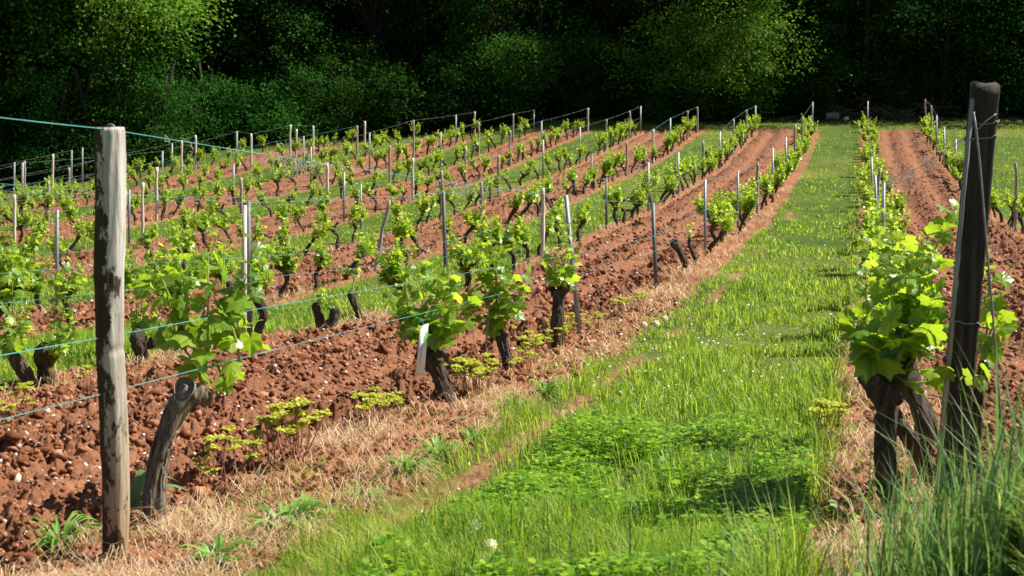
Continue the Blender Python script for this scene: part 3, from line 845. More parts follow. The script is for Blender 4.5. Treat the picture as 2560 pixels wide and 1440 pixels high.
rB, bB = hero_vine('stout twisted vine with a white label hanging in front of its leaves',
          [(1116, 1022, 1.775, .052), (1112, 975, 1.775, .044), (1098, 935, 1.775, .046), (1078, 898, 1.775, .052), (1066, 868, 1.78, .044)],
          [[(1078, 900, 1.79, .05), (1062, 900, 1.80, .04), (1052, 880, 1.80, .03)], [(1085, 900, 1.77, .04), (1100, 875, 1.77, .03)]],
          [((1066, 860, 1.78), (1064, 660, 1.78), 12, .056, .024), ((1060, 860, 1.78), (1012, 720, 1.78), 10, .056, .028), ((1075, 860, 1.77), (1130, 690, 1.76), 11, .058, .028),
           ((1080, 850, 1.76), (1172, 745, 1.75), 10, .056, .034), ((1058, 855, 1.79), (990, 790, 1.79), 8, .056, .036), ((1085, 850, 1.75), (1112, 862, 1.72), 5, .062, .05),
           ((1075, 800, 1.76), (1095, 690, 1.74), 9, .055, .03), ((1050, 800, 1.8), (975, 740, 1.84), 9, .046, .024), ((1085, 830, 1.75), (1140, 820, 1.72), 6, .058, .04), ((1040, 830, 1.76), (1000, 830, 1.74), 6, .056, .04)],
          'bark', 4, full=1.9, big=1.12)
hero_vine('slim dark vine with tall leafy shoots, right of the label vine',
          [(1266, 936, 2.085, .036), (1268, 900, 2.085, .032), (1258, 865, 2.085, .034), (1250, 835, 2.085, .042)],
          [[(1250, 838, 2.085, .034), (1235, 828, 2.085, .022)]],
          [((1245, 832, 2.085), (1222, 570, 2.1), 16, .056, .022), ((1250, 832, 2.08), (1268, 620, 2.08), 13, .056, .024), ((1255, 832, 2.08), (1312, 690, 2.07), 11, .056, .032),
           ((1240, 830, 2.09), (1180, 650, 2.1), 12, .054, .026), ((1236, 830, 2.09), (1165, 740, 2.1), 9, .052, .032), ((1240, 760, 2.09), (1238, 640, 2.1), 9, .052, .03), ((1250, 790, 2.07), (1290, 780, 2.05), 6, .054, .038), ((1225, 720, 2.1), (1200, 600, 2.12), 9, .05, .024)],
          'bark', 5, full=1.7, big=1.1, canes=[[(1214, 880, 2.06), (1222, 800, 2.08), (1228, 700, 2.09)]])
hero_vine('thick dark vine with a tight bunch of leaves left of the leaning grey post',
          [(1390, 866, 2.455, .05), (1394, 790, 2.455, .044), (1396, 742, 2.455, .05), (1398, 722, 2.455, .058)],
          [[(1396, 735, 2.455, .04), (1418, 718, 2.45, .028)], [(1392, 735, 2.46, .04), (1378, 715, 2.46, .028)]],
          [((1398, 715, 2.455), (1402, 590, 2.46), 13, .054, .024), ((1410, 715, 2.45), (1438, 620, 2.44), 11, .054, .026), ((1385, 715, 2.46), (1372, 640, 2.46), 9, .054, .03), ((1400, 700, 2.43), (1425, 560, 2.42), 12, .048, .02),
           ((1405, 715, 2.43), (1410, 660, 2.41), 7, .056, .04), ((1385, 712, 2.45), (1370, 690, 2.44), 5, .05, .036)],
          'bark', 6, full=1.4, big=1.05)
hero_vine('bare leaning vine without leaves, right of the dark metal post by the grass lane',
          [(1716, 688, 4.2, .05), (1712, 655, 4.2, .042), (1698, 625, 4.2, .048), (1682, 607, 4.2, .056)], [[(1682, 610, 4.2, .05), (1690, 600, 4.2, .03)]],
          [((1725, 590, 4.22), (1722, 565, 4.22), 5, .045, .03)], 'bark', 7)
hero_vine('thin bent vine with one small tuft of leaves, beside the bare leaning vine',
          [(1742, 668, 4.42, .034), (1736, 640, 4.42, .028), (1724, 615, 4.42, .026), (1724, 596, 4.42, .03)], [],
          [((1724, 596, 4.42), (1730, 560, 4.42), 6, .048, .03), ((1722, 598, 4.42), (1712, 580, 4.42), 4, .045, .03)], 'bark', 8)
# row right of the grass lane: big gnarled vine in front
rH, bH = hero_vine('huge gnarled vine in front of the square dark post, with ropy bark',
          [(2240, 1292, 1.13, .030), (2216, 1190, 1.13, .036), (2210, 1110, 1.13, .035), (2220, 1050, 1.13, .036), (2208, 990, 1.13, .040), (2188, 945, 1.13, .034)],
          [[(2205, 985, 1.13, .036), (2180, 960, 1.125, .034), (2168, 925, 1.125, .028)], [(2220, 1000, 1.13, .036), (2232, 945, 1.15, .034), (2262, 915, 1.17, .03), (2275, 885, 1.18, .028)],
           [(2222, 1040, 1.13, .04), (2232, 1060, 1.15, .03)]],
          [((2175, 920, 1.125), (2165, 690, 1.14), 13, .058, .026), ((2170, 925, 1.12), (2145, 790, 1.12), 9, .060, .035), ((2268, 890, 1.17), (2270, 640, 1.16), 14, .060, .026), ((2260, 895, 1.16), (2330, 700, 1.15), 12, .066, .032),
           ((2270, 885, 1.17), (2375, 520, 1.14), 20, .058, .028), ((2265, 880, 1.17), (2320, 590, 1.2), 14, .056, .03), ((2262, 880, 1.18), (2230, 600, 1.25), 14, .056, .028), ((2200, 900, 1.15), (2160, 610, 1.3), 13, .05, .026), ((2240, 910, 1.16), (2215, 700, 1.16), 12, .060, .03), ((2265, 895, 1.15), (2345, 830, 1.12), 8, .068, .045), ((2255, 900, 1.14), (2290, 860, 1.10), 6, .064, .05),
           ((2180, 915, 1.13), (2230, 800, 1.10), 9, .062, .04), ((2270, 890, 1.17), (2330, 760, 1.12), 10, .066, .034), ((2300, 920, 1.15), (2320, 990, 1.14), 5, .058, .04), ((2250, 880, 1.16), (2180, 640, 1.2), 13, .052, .024)],
          'bark', 11, full=1.45, canes=[[(2262, 900, 1.17), (2240, 870, 1.15), (2280, 800, 1.14)]])
hero_vine('dark vine arm leaning left, close behind the huge gnarled vine',
          [(2345, 1215, 1.22, .036), (2312, 1150, 1.21, .032), (2270, 1090, 1.2, .034), (2250, 1062, 1.19, .03)], [], [], 'bark', 12)
hero_vine('vine hidden behind the square dark post, its lit leaves showing to the right',
          [(2432, 1085, 1.28, .03), (2440, 1010, 1.27, .024), (2456, 940, 1.26, .02), (2462, 880, 1.25, .016)], [],
          [((2462, 880, 1.25), (2470, 610, 1.25), 14, .062, .03), ((2462, 860, 1.25), (2505, 690, 1.24), 9, .066, .04), ((2450, 940, 1.24), (2400, 950, 1.06), 6, .060, .045), ((2460, 900, 1.24), (2500, 800, 1.22), 7, .068, .045), ((2450, 980, 1.25), (2468, 900, 1.24), 5, .045, .03)],
          'bark', 13)
# second row left: two thick vines at the left edge
hero_vine('squat mossy vine left of the thick old post, moss on its head',
          [(112, 1005, 1.93, .042), (118, 965, 1.93, .04), (116, 925, 1.93, .044), (106, 892, 1.93, .056), (112, 872, 1.93, .052)], [[(116, 900, 1.93, .04), (138, 885, 1.93, .03)]],
          [((138, 880, 1.93), (168, 650, 1.93), 15, .054, .026), ((140, 880, 1.92), (190, 780, 1.92), 10, .056, .034), ((140, 885, 1.92), (185, 850, 1.9), 7, .056, .045), ((150, 850, 1.94), (205, 620, 1.95), 14, .05, .024), ((135, 880, 1.94), (160, 760, 1.95), 10, .054, .03)],
          'bark_moss', 14)
hero_vine('leaning knotty vine at the left edge, next to the mossy vine',
          [(98, 1000, 1.9, .036), (70, 945, 1.9, .034), (48, 915, 1.9, .044), (38, 892, 1.9, .045)], [],
          [((38, 890, 1.9), (30, 600, 1.9), 17, .056, .026), ((40, 890, 1.9), (70, 680, 1.9), 14, .056, .028), ((36, 890, 1.9), (-10, 700, 1.9), 12, .056, .03), ((40, 885, 1.88), (45, 790, 1.88), 9, .058, .04), ((30, 880, 1.9), (0, 800, 1.9), 8, .056, .04)],
          'bark', 15)
hero_vine('dark knotty vine just right of the thick old post, second row left of grass lane',
          [(352, 925, 2.19, .045), (356, 890, 2.19, .04), (346, 850, 2.19, .056), (342, 830, 2.19, .05)], [[(350, 850, 2.19, .036), (372, 862, 2.2, .03), (385, 850, 2.2, .03)]],
          [((342, 828, 2.19), (330, 620, 2.2), 14, .054, .026), ((345, 828, 2.19), (395, 640, 2.2), 13, .052, .026), ((345, 825, 2.2), (350, 700, 2.2), 10, .054, .032), ((385, 850, 2.2), (420, 700, 2.2), 11, .052, .03)],
          'bark', 16)
hero_vine('forked dark vine with a small leaf tuft, right of the pale flat stake',
          [(808, 835, 2.93, .042), (800, 800, 2.93, .04), (790, 765, 2.93, .046)], [[(815, 832, 2.92, .04), (832, 805, 2.92, .038), (838, 775, 2.92, .042)]],
          [((800, 762, 2.93), (808, 715, 2.93), 9, .05, .034), ((820, 775, 2.92), (800, 735, 2.92), 6, .05, .036), ((825, 772, 2.92), (838, 745, 2.92), 5, .045, .03)],
          'bark', 17)
hero_vine('slim leaning vine stub with few leaves on a cane, right of forked vine',
          [(905, 810, 3.12, .032), (896, 780, 3.12, .03), (884, 755, 3.12, .036), (878, 735, 3.12, .045)], [],
          [((885, 690, 3.12), (905, 640, 3.12), 8, .052, .03), ((882, 690, 3.12), (855, 670, 3.12), 7, .05, .036)],
          'bark', 18, canes=[[(880, 735, 3.12), (885, 690, 3.12), (900, 650, 3.12)]])

# ------------------------------------------------------------------ posts
POSTS = """35 389 425 m;61 383 423 w;56 406 461 m;132 383 442 p;179 375 426 m;206 365 412 m;173 419 472 w;121 451 556 w;142 525 765 m;36 486 562 p;350 356 412 p;309 377 423 m;406 377 461 m;430 358 412 m;454 351 414 p;489 338 405 p;392 418 504 p;357 456 562 p;323 474 588 m;592 328 423 m;584 409 504 m;628 334 377 p;603 444 504 w;613 503 880 f;619 505 880 d 625;726 312 350 p;741 323 393 p;759 340 395 m;777 367 454 m;783 314 377 p;818 407 490 p;860 430 502 m;893 314 370 w;912 303 363 p;924 331 409 m;975 363 451 w;1032 395 493 p;902 460 602 m;975 497 655 w;1104 426 542 w;1108 479 740 d 1117;1034 300 381 w;1102 330 409 m;1140 287 349 m;1187 279 340 p;1197 305 375 w;1164 367 451 w;1276 326 405 w;1283 284 345 w;1335 274 338 m;1354 302 350 m;1247 388 474 w;1358 349 450 m;1204 454 592 w;1357 470 650 p;1414 486 850 m 1449;1470 270 338 p;1450 317 405 m;1516 298 363 w;1574 277 342 w;1602 265 331 m;1633 323 405 p;1676 295 374 m;1566 353 444 w;1479 384 490 d;1516 444 583 d;1621 405 530 m;1632 507 740 d 1642;1696 380 479 m;1743 267 329 w;1719 276 345 w;1889 264 334 m;1866 274 343 w;1833 297 355 w;1800 329 375 m;1757 352 449 w;2032 254 322 m;2006 292 370 w;1987 311 410 w;1965 343 445 m;1932 371 490 m;1894 406 545 w;1845 427 579 m;1763 449 638 m;2170 253 320 m;2179 392 560 m;2188 438 590 m;2200 420 650 w;2210 455 575 m;2313 241 320 w;2328 255 320 w;2342 288 345 m;2361 318 400 m;2390 347 392 m;2539 408 568 w"""
FORCE = {(2328, 255): -1, (2342, 288): -1, (2361, 318): -1, (2390, 347): -1, (1357, 470): 2, (1204, 454): 3, (613, 503): 2, (619, 505): 2, (2313, 241): -1, (2210, 455): 0, (2188, 438): 0, (2200, 420): 0, (2179, 392): 0, (2539, 408): -1, (142, 525): 4, (36, 486): 7, (1632, 507): 1, (2170, 253): 0, (350, 356): 12, (975, 497): 3}
FORCED_D = {(2170, 253): 15.0, (2179, 392): 7.4, (2188, 438): 5.0, (2200, 420): 5.9, (2210, 455): 4.0, (975, 497): 4.95}


def stake_mesh(seed, mat, r=.026, crook=.012):
    rng = np.random.default_rng(seed)
    n = 14; z = np.linspace(-.25, 1, n)
    P = np.stack([np.cumsum(rng.normal(0, crook * .5, n)), np.cumsum(rng.normal(0, crook * .5, n)), z], -1); 
    P[:, :2] -= np.outer(np.ones(n), P[2, :2]); P[:, :2] -= np.outer(np.clip(z, 0, 1), P[-1, :2])
    R = r * (1 + rng.normal(0, .06, n)); R[-1] *= .86
    mb = MB(); V, Q, T = tube(P, R, 9, True, trunk_wob(rng, .06)); mb.add(V, Q, T)
    return mb.mesh('wooden_post', [mat], False)


def box(mb, c, s, mi=0):
    x, y, z = np.array(s) / 2
    V = np.array([(-x, -y, -z), (x, -y, -z), (x, y, -z), (-x, y, -z), (-x, -y, z), (x, -y, z), (x, y, z), (-x, y, z)]) + np.array(c)
    mb.add(V, [(3, 2, 1, 0), (4, 5, 6, 7), (0, 1, 5, 4), (1, 2, 6, 5), (2, 3, 7, 6), (3, 0, 4, 7)], None, mi)


def metal_mesh(mat, w=.030):
    mb = MB()
    box(mb, (0, 0, .375), (w, .003, 1.25)); box(mb, (w / 2 + .0016, .0125, .375), (.003, .028, 1.25)); box(mb, (-w / 2 - .0016, .0125, .375), (.003, .028, 1.25))
    for z in np.arange(.12, .98, .1):
        box(mb, (w / 2 + .006, .006, z), (.006, .004, .012)); box(mb, (-w / 2 - .006, .006, z), (.006, .004, .012))
    return mb.mesh('metal_post', [mat])


def flat_mesh(mat):
    mb = MB(); box(mb, (-.012, .035, .36), (.036, .020, 1.22))
    V = mb.V[0]; V[4:, 0] *= .8
    return mb.mesh('wooden_post', [mat])


PM = {'w': [stake_mesh(i, M['stake']) for i in range(4)], 'p': [stake_mesh(20 + i, M['stake_pale'], .028, .006) for i in range(3)], 'm': [metal_mesh(M['metal'])], 'd': [metal_mesh(M['metal_dark'], .034)], 'f': [flat_mesh(M['stake_pale'])]}
KIND = {'w': ('wooden_post', 'grey wooden stake', 'wooden post', 'wooden stakes along the vine rows'), 'p': ('wooden_post', 'pale wooden stake', 'wooden post', 'wooden stakes along the vine rows'),
        'm': ('metal_post', 'slim grey metal post', 'metal post', 'metal trellis posts along the vine rows'), 'd': ('metal_post', 'dark metal post', 'metal post', 'metal trellis posts along the vine rows'),
        'f': ('wooden_post', 'flat pale wooden stake', 'wooden post', 'wooden stakes along the vine rows')}


def proj(p):
    q = np.array(p) - np.array([0, 0, CZ]); D = q[1] * CT - q[2] * ST; yc = q[1] * ST + q[2] * CT
    return CX + F * q[0] / D, CY - F * yc / D, D


rows = {}          # k -> list of (D, top point, base point)
plist = []
for rec in POSTS.split(';'):
    f_ = rec.split(); ty = f_[3]; a, t, b = float(f_[0]), float(f_[1]), float(f_[2]); pb = float(f_[4]) if len(f_) > 4 else a
    best = None
    ks = [FORCE[(a, t)]] if (a, t) in FORCE else range(-2, 14)
    for k in ks:
        Xk = 216 - 2080 * k
        d = FORCED_D.get((a, t)) or (Xk / (pb - VX) if abs(pb - VX) > .5 else 99)
        if not 1.2 < d < 15.4 or d * D0 > row_end(k) + 1.2: continue
        x, y = row_pt(k, d * D0)
        g = gz(x, y); gx, gyp, _ = proj((x, y, g))
        top = ray_at_y(a, t, y); h = top[2] - g
        e = abs(h - 1.18) / .25 + .35 * max(0, (b - gyp)) * d / 867 / .1 + .12 * abs(gyp - b) * d / 867 / .1
        if any(abs(q[0] - d * D0) < .5 for q in rows.get(k, ())) and (a, t) not in FORCE: e += 1.5
        if gyp - b > 95 and (a, t) not in FORCE: continue
        if best is None or e < best[0]: best = (e, k, d * D0, x, y, g, top, h)
    if best is None: continue
    e, k, D, x, y, g, top, h = best
    h = min(max(h, .75), 1.5)
    rows.setdefault(k, []).append((D, np.array([top[0], y, g + h]), np.array([x, y, g])))
    plist.append((k, D, x, y, g, top[0], h, ty))

cnt = {}
for i, (k, D, x, y, g, tx, h, ty) in enumerate(sorted(plist)):
    nm, lab, cat, grp = KIND[ty]
    me = PM[ty][i % len(PM[ty])]
    o = link(nm, me, None, (x, y, g)); j = cnt.get((k, lab), 0); cnt[(k, lab)] = j + 1
    lean = math.atan2(tx - x, h) if abs(tx - x) < .25 else 0
    w = float(np.clip(D / 26, 1, 1.35))
    o.scale = (w, w, h); o.rotation_euler = (0, lean, 0)
    o.rotation_euler.z = 0 if ty in 'mdf' else float(RNG.uniform(0, 6))
    if ty not in 'mdf': o.rotation_euler = (Vector((math.sin(lean), 0, math.cos(lean)))).to_track_quat('Z', 'Y').to_euler()
    tag(o, f'{lab}, {ordn(j)} from near end, {row_name(k)}', cat, grp)

# ---- thick old post at the left front
xo, yo = row_pt(1, 1.0 * D0); go = gz(xo, yo)
bo = ray_at_y(288, 1385, yo); to = ray_at_y(271, 318, yo)
n = 170; m = 56; z = np.linspace(-.2, to[2] - go, n); H = to[2] - go
rng = np.random.default_rng(3)
P = np.stack([np.interp(z, [-.2, 0, H], [bo[0] - xo, bo[0] - xo, to[0] - xo]) + .004 * np.sin(z * 7), .004 * np.cos(z * 5), z], -1)
R = np.interp(z, [-.2, 0, .3, H - .012, H], [.0345, .0345, .0365, .0405, .038])
thv = np.arange(m) / m * 2 * math.pi


def post_wob(t, th):
    zz = t * 1.45; c = np.cos(th) * 1.0; s = np.sin(th)
    v = 1 + .05 * noise2(c * 2.3 + 9, zz * 4 + s * 2.3, 3) + .05 * noise2(c * 7 + s * 3, zz * 3 + 5, 4) + .035 * noise2(c * 16, zz * 9 + s * 13, 5)
    v = v + .05 * sstep(.1, .35, noise2(c * 2.5 + 3, zz * 7 + s * 2.5, 8)) - .10 * np.exp(-((zz - .82) / .012) ** 2) * sstep(.0, .5, np.cos(th - 4.2))
    v = v - .09 * np.exp(-((np.mod(th - 5.0 - .25 * np.sin(zz * 3), 6.283) - .1) / .07) ** 2) * sstep(.55, 1.0, zz)
    return v


V, Q, T = tube(P, R, m, True, post_wob)
root = link('wooden_post', None, None, (xo, yo, go)); tag(root, 'thick round weathered post at the left front, wire over its top', 'wooden post', 'large end posts of the rows')
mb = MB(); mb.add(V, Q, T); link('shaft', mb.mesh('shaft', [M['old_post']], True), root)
mb = MB()
th_ = np.linspace(0, 6.28, 40); ring = np.stack([to[0] - xo + .046 * np.cos(th_), .046 * np.sin(th_), H - .028 + .004 * np.sin(3 * th_)], -1)
a_ = np.linspace(0, math.pi, 12); st = np.stack([to[0] - xo + .006 + .012 * np.cos(a_), np.zeros(12), H - .006 + .014 * np.sin(a_)], -1)
V, Q, T = tube(st, .0025, 5); mb.add(V, Q, T); link('staple', mb.mesh('staple', [M['wire']], True), root)
rows.setdefault(1, []).append((D0, np.array([to[0], yo, go + H + .006]), np.array([xo, yo, go])))

# ---- square dark post at the right front
Dq = 1.13 * D0
bq = cam_pt(2372, 1215, Dq); yq = bq[1]; gq = gz(bq[0], yq)
tq = ray_at_y(2463, 215, yq)
root = link('wooden_post', None, None, (bq[0], yq, gq)); tag(root, 'square dark wooden post leaning at the right front, wire loop near its top', 'wooden post', 'large end posts of the rows')
Hq = tq[2] - gq
mb = MB(); nz_ = 60; zz = np.linspace(-.2, Hq, nz_)
wq, dq = .080, .074; ch = .005
prof = [(-wq / 2 + ch, -dq / 2), (wq / 2 - ch, -dq / 2), (wq / 2, -dq / 2 + ch), (wq / 2, dq / 2 - ch), (wq / 2 - ch, dq / 2), (-wq / 2 + ch, dq / 2), (-wq / 2, dq / 2 - ch), (-wq / 2, -dq / 2 + ch)]
prof = np.array(prof); np_ = len(prof)
VV = []
for q_, z_ in enumerate(zz):
    t_ = z_ / Hq; s_ = 1 + .015 * math.sin(z_ * 9) + .01 * rng.normal()
    if q_ == nz_ - 1: s_ *= .97
    a_ = -.12; pr = prof * s_; pr = np.stack([pr[:, 0] * math.cos(a_) - pr[:, 1] * math.sin(a_), pr[:, 0] * math.sin(a_) + pr[:, 1] * math.cos(a_)], -1)
    VV.append(np.column_stack([pr + np.array([(tq[0] - bq[0]) * t_, 0]), np.full(np_, z_ + (0 if q_ < nz_ - 1 else .006) + (.008 * rng.normal(0, 1, np_) if q_ == nz_ - 1 else 0))]))
VV.append([[(tq[0] - bq[0]), 0, Hq + .008]])
VV = np.concatenate(VV)
i = np.arange(nz_ - 1)[:, None] * np_; j = np.arange(np_)[None]; j2 = (j + 1) % np_
Q = np.stack([i + j, i + j2, i + np_ + j2, i + np_ + j], -1).reshape(-1, 4)
jj = np.arange(np_); T = np.stack([np.full(np_, nz_ * np_), (nz_ - 1) * np_ + jj, (nz_ - 1) * np_ + (jj + 1) % np_], -1)
mb.add(VV, Q, T); link('shaft', mb.mesh('shaft', [M['dark_wood']]), root)


def rel(px, py, dd=0.0): return ray_at_y(px, py, yq + dd) - np.array([bq[0], yq, gq])


# left-edge strip, its pale colour standing for the lit side, wire loops and stay wire
mb = MB(); A = rel(2342, 1222, -.02); B = rel(2434, 246, -.02)
for q_ in range(1):
    dv = B - A; w_ = np.array([.007, 0, 0]); t_ = np.array([0, .010, 0])
    Vb = np.array([A - w_ - t_, A + w_ - t_, A + w_ + t_, A - w_ + t_, B - w_ - t_, B + w_ - t_, B + w_ + t_, B - w_ + t_])
    mb.add(Vb, [(3, 2, 1, 0), (4, 5, 6, 7), (0, 1, 5, 4), (1, 2, 6, 5), (2, 3, 7, 6), (3, 0, 4, 7)])
link('lit_edge_strip', mb.mesh('lit_edge_strip', [M['strip']]), root)
for zf, lab in ((.915, 0), (.885, 0), (.46, 1)):
    mb = MB(); t_ = np.linspace(0, 6.2832, 48)
    cx_ = (tq[0] - bq[0]) * zf
    sq = lambda c, s, p=.35: np.sign(c) * np.abs(c) ** p * s
    Pw = np.stack([cx_ + sq(np.cos(t_), wq / 2 + .004), sq(np.sin(t_), dq / 2 + .004), Hq * zf + .010 * np.sin(t_ + zf * 9) + .003 * np.sin(9 * t_)], -1)
    V, Q, T = tube(Pw, .0022, 5); mb.add(V, Q, T); link('wire_loop', mb.mesh('wire_loop', [M['wire']], True), root)
mb = MB(); S = smooth_path([tuple(rel(2434, 280, -.056)), tuple(rel(2440, 318, -.06)), tuple(rel(2446, 360, -.062)), tuple(rel(2462, 560, -.06)), tuple(rel(2480, 760, -.05)), tuple(rel(2500, 1010, -.04)), tuple(rel(2506, 1100, -.03))], 30)
V, Q, T = tube(S, .0034, 6); mb.add(V, Q, T); S2 = smooth_path([tuple(rel(2490, 285, -.055)), tuple(rel(2462, 305, -.06)), tuple(rel(2444, 325, -.062))], 8)
V, Q, T = tube(S2, .0022, 5); mb.add(V, Q, T)
link('stay_wire', mb.mesh('stay_wire', [M['wire']], True), root)
rows.setdefault(0, []).append((Dq, np.array([tq[0] - .03, yq, gq + Hq * .905]), np.array([bq[0], yq, gq])))


# ------------------------------------------------------------------ wires
def tendril_clump(c, n, rng, size=.05, along=None):
    mb = MB()
    for q in range(n):
        m_ = 12; t_ = np.linspace(0, 1, m_); a = rng.uniform(0, 6.28); tw = rng.uniform(3, 12)
        dr = unit(rng.normal(0, 1, 3) + np.array([0, 0, -.9])) * size * rng.uniform(.5, 1.8)
        off = (along * rng.uniform(-1, 1)) if along is not None else 0
        P_ = c + off + t_[:, None] * dr + size * .28 * np.stack([np.cos(a + tw * t_), np.sin(a + tw * t_), np.sin(a * 2 + tw * t_)], -1) * t_[:, None]
        V, Q, T = tube(P_, .0011, 4, False); mb.add(V, Q, T)
    return mb


WHI = {1: (1.0, .66, .50), 2: (1.0, .62, .44)}
for k in sorted(rows):
    ps = sorted(rows[k], key=lambda r_: r_[0])
    D_end = float(row_end(k)); Dl = max(2.2, .86 * k * D0 * .93) if k > 0 else ps[0][0]
    pts = []
    if k > 0 and ps[0][0] > Dl + .4:
        x, y = row_pt(k, Dl); zt = gz(x, y) + 1.15
        if k == 1: zt = ray_at_y(-80, 262, y)[2]
        pts.append((np.array([x, y, zt]), np.array([x, y, gz(x, y)])))
    last = -9
    for D, tp, bs in ps:
        if D - last < 1.0: continue
        last = D; pts.append((tp - np.array([0, 0, .012]), bs))
    if len(pts) < 2: continue
    levels = [('upper', None), ('middle', .64), ('lower', .48)] if k in (0, 1, 2, 3, 4) else [('upper', None), ('middle', .62)]
    for nm_, hh in levels:
        path = []
        for q in range(len(pts) - 1):
            a = pts[q][0] if hh is None else pts[q][1] + np.array([0, 0, hh])
            b = pts[q + 1][0] if hh is None else pts[q + 1][1] + np.array([0, 0, hh])
            L = np.linalg.norm(b - a); ns = max(3, int(L / .8))
            t_ = np.linspace(0, 1, ns, endpoint=False)[:, None]
            seg = a * (1 - t_) + b * t_
            if hh is not None:                       # follow the ground between posts
                g0 = gbase(seg[:, 0], seg[:, 1]); gl = (gbase(a[0], a[1]) * (1 - t_[:, 0]) + gbase(b[0], b[1]) * t_[:, 0])
                seg[:, 2] += (g0 - gl) * .5
            else: seg[:, 2] -= .0022 * L * 4 * (t_[:, 0] * (1 - t_[:, 0]))
            path.append(seg)
        path.append((pts[-1][0] if hh is None else pts[-1][1] + np.array([0, 0, hh]))[None])
        P = np.concatenate(path)
        R = np.interp(P[:, 1], [3, 8, 25, 60], [.0015, .0011, .0016, .0026])
        mb = MB(); V, Q, T = tube(P, R, 5); mb.add(V, Q, T)
        blue = k >= 1 and (k != 1 or True)
        o = link('trellis_wire', mb.mesh('trellis_wire', [M['wire_blue' if (k in (1, 2) or (hh is None and k in (3, 8))) else 'wire']], True))
        tag(o, f'{nm_} trellis wire along the {row_name(k)}', 'wire', 'trellis wires of the vine rows')
        if hh is None:
            rg = np.random.default_rng(500 + k)
            # dried tendrils caught on the top wire
            if k == 1: spots = [(P3(x_, y_, VXd), n_, s_) for x_, y_, n_, s_ in ()for VXd in ()]
            seglen = np.linalg.norm(np.diff(P, axis=0), axis=1); cum = np.concatenate([[0], np.cumsum(seglen)])
            def at_D(Dq_):
                Dp = P[:, 1] * CT - (P[:, 2] - CZ) * ST
                return np.array([np.interp(Dq_, Dp, P[:, c]) for c in range(3)])
            if k == 1:
                sp = [(1.26, 20, .05), (1.285, 26, .06), (1.31, 22, .055), (1.335, 14, .05), (1.16, 4, .03), (1.075, 3, .03), (1.05, 3, .03), (1.77, 14, .05), (1.82, 18, .06), (1.87, 16, .06), (1.93, 20, .07), (2.0, 16, .06), (2.08, 12, .06), (2.2, 10, .05), (2.35, 8, .05), (3.0, 6, .06)]
                sp = [(d_ * D0, max(2, n_ // 2), s_) for d_, n_, s_ in sp]
            elif k == 0:
                sp = [(d_ * D0, n_ // 2, s_ * .8) for d_, n_, s_ in ((1.25, 10, .05), (1.42, 10, .06), (1.6, 16, .07), (1.75, 18, .08), (2.1, 18, .09), (2.35, 24, .10), (2.6, 18, .10), (2.95, 22, .10), (3.3, 24, .11), (3.6, 18, .10))]
            else:
                dd = np.arange(pts[0][0][1] + 1, P[-1, 1] - 1, 1.1) + rg.uniform(-.5, .5, len(np.arange(pts[0][0][1] + 1, P[-1, 1] - 1, 1.1)))
                sp = [(d_, int(rg.integers(2, 5)), .055) for d_ in dd if rg.random() < .75]
            mbt = MB(); cnt_ = 0
            for d_, n_, s_ in sp:
                c = at_D(d_); c2 = at_D(d_ + .1)
                tb = tendril_clump(np.zeros(3), n_, rg, s_, along=(c2 - c) * (.8 if k < 2 else .5))
                Vt = np.concatenate(tb.V) * (1 if k < 2 else 1) + c
                Qs = np.concatenate(tb.Q)
                if k < 2:
                    m3 = MB(); m3.add(Vt, Qs); link('dried_tendril', m3.mesh('dried_tendril', [M['tendril']]), o)
                else:
                    mbt.add(Vt, Qs); cnt_ += 1
            if cnt_: tag(link('dried_tendrils', mbt.mesh('dried_tendrils', [M['tendril']]), o), kind='stuff')

# hanging white label on the lower wire of the first row
ps_ = [cam_pt(a, b, 1.715 * D0) for a, b in ((1051, 816), (1070, 811), (1060, 937), (1038, 943))]
ps_ = np.array(ps_); ps_[1] += [0, .030, 0]; ps_[2] += [0, .030, 0]
root = link('label_tag', None, None, ps_[0]); tag(root, 'white paper label hanging by blue string below the wire, by a vine', 'label')
L_ = ps_ - ps_[0]; nv = unit(np.cross(L_[1], L_[3])); nv = nv if nv[1] < 0 else -nv
mb = MB(); Vc = np.vstack([L_ + nv * .0006, L_ - nv * .0006]); mb.add(Vc, [(0, 3, 2, 1), (4, 5, 6, 7), (0, 1, 5, 4), (1, 2, 6, 5), (2, 3, 7, 6), (3, 0, 4, 7)])
link('card', mb.mesh('card', [M['sign']]), root)
bil = lambda s, t: (L_[0] * (1 - s) * (1 - t) + L_[1] * s * (1 - t) + L_[2] * s * t + L_[3] * (1 - s) * t) + nv * .0018
mb = MB(); t_ = np.linspace(.36, .76, 90); rg = np.random.default_rng(2)
Pk = np.array([bil(.42 + .12 * math.sin(tt * 210) * (1 if .36 < tt < .66 else .3) + .03 * rg.normal(), tt) for tt in t_])
V, Q, T = tube(Pk, .0007, 4); mb.add(V, Q, T)
link('lettering', mb.mesh('lettering', [M['ink']]), root); mb = MB()
Pk = np.array([bil(.62 + .07 * math.sin(tt * 160), tt) for tt in np.linspace(.78, .84, 16)]); V, Q, T = tube(Pk, .0005, 4); mb.add(V, Q, T)
link('lettering', mb.mesh('lettering', [M['ink']]), root); mb = MB()
Pk = np.array([bil(.45 + .5 * tt, .10 + .012 * math.sin(tt * 60)) for tt in np.linspace(0, .85, 30)]); V, Q, T = tube(Pk, .0004, 4); mb.add(V, Q, T)
link('lettering', mb.mesh('lettering', [M['ink']]), root)
mb = MB(); lp = [(.55, .25), (.72, .17), (.97, .14), (.97, .27), (.92, .33), (.62, .32), (.42, .34)]
mb.add([bil(a, b) for a, b in lp] + [bil(.75, .25)], None, [(7, (i + 1) % 7, i) for i in range(7)]); link('green_emblem', mb.mesh('green_emblem', [M['green_print']]), root)
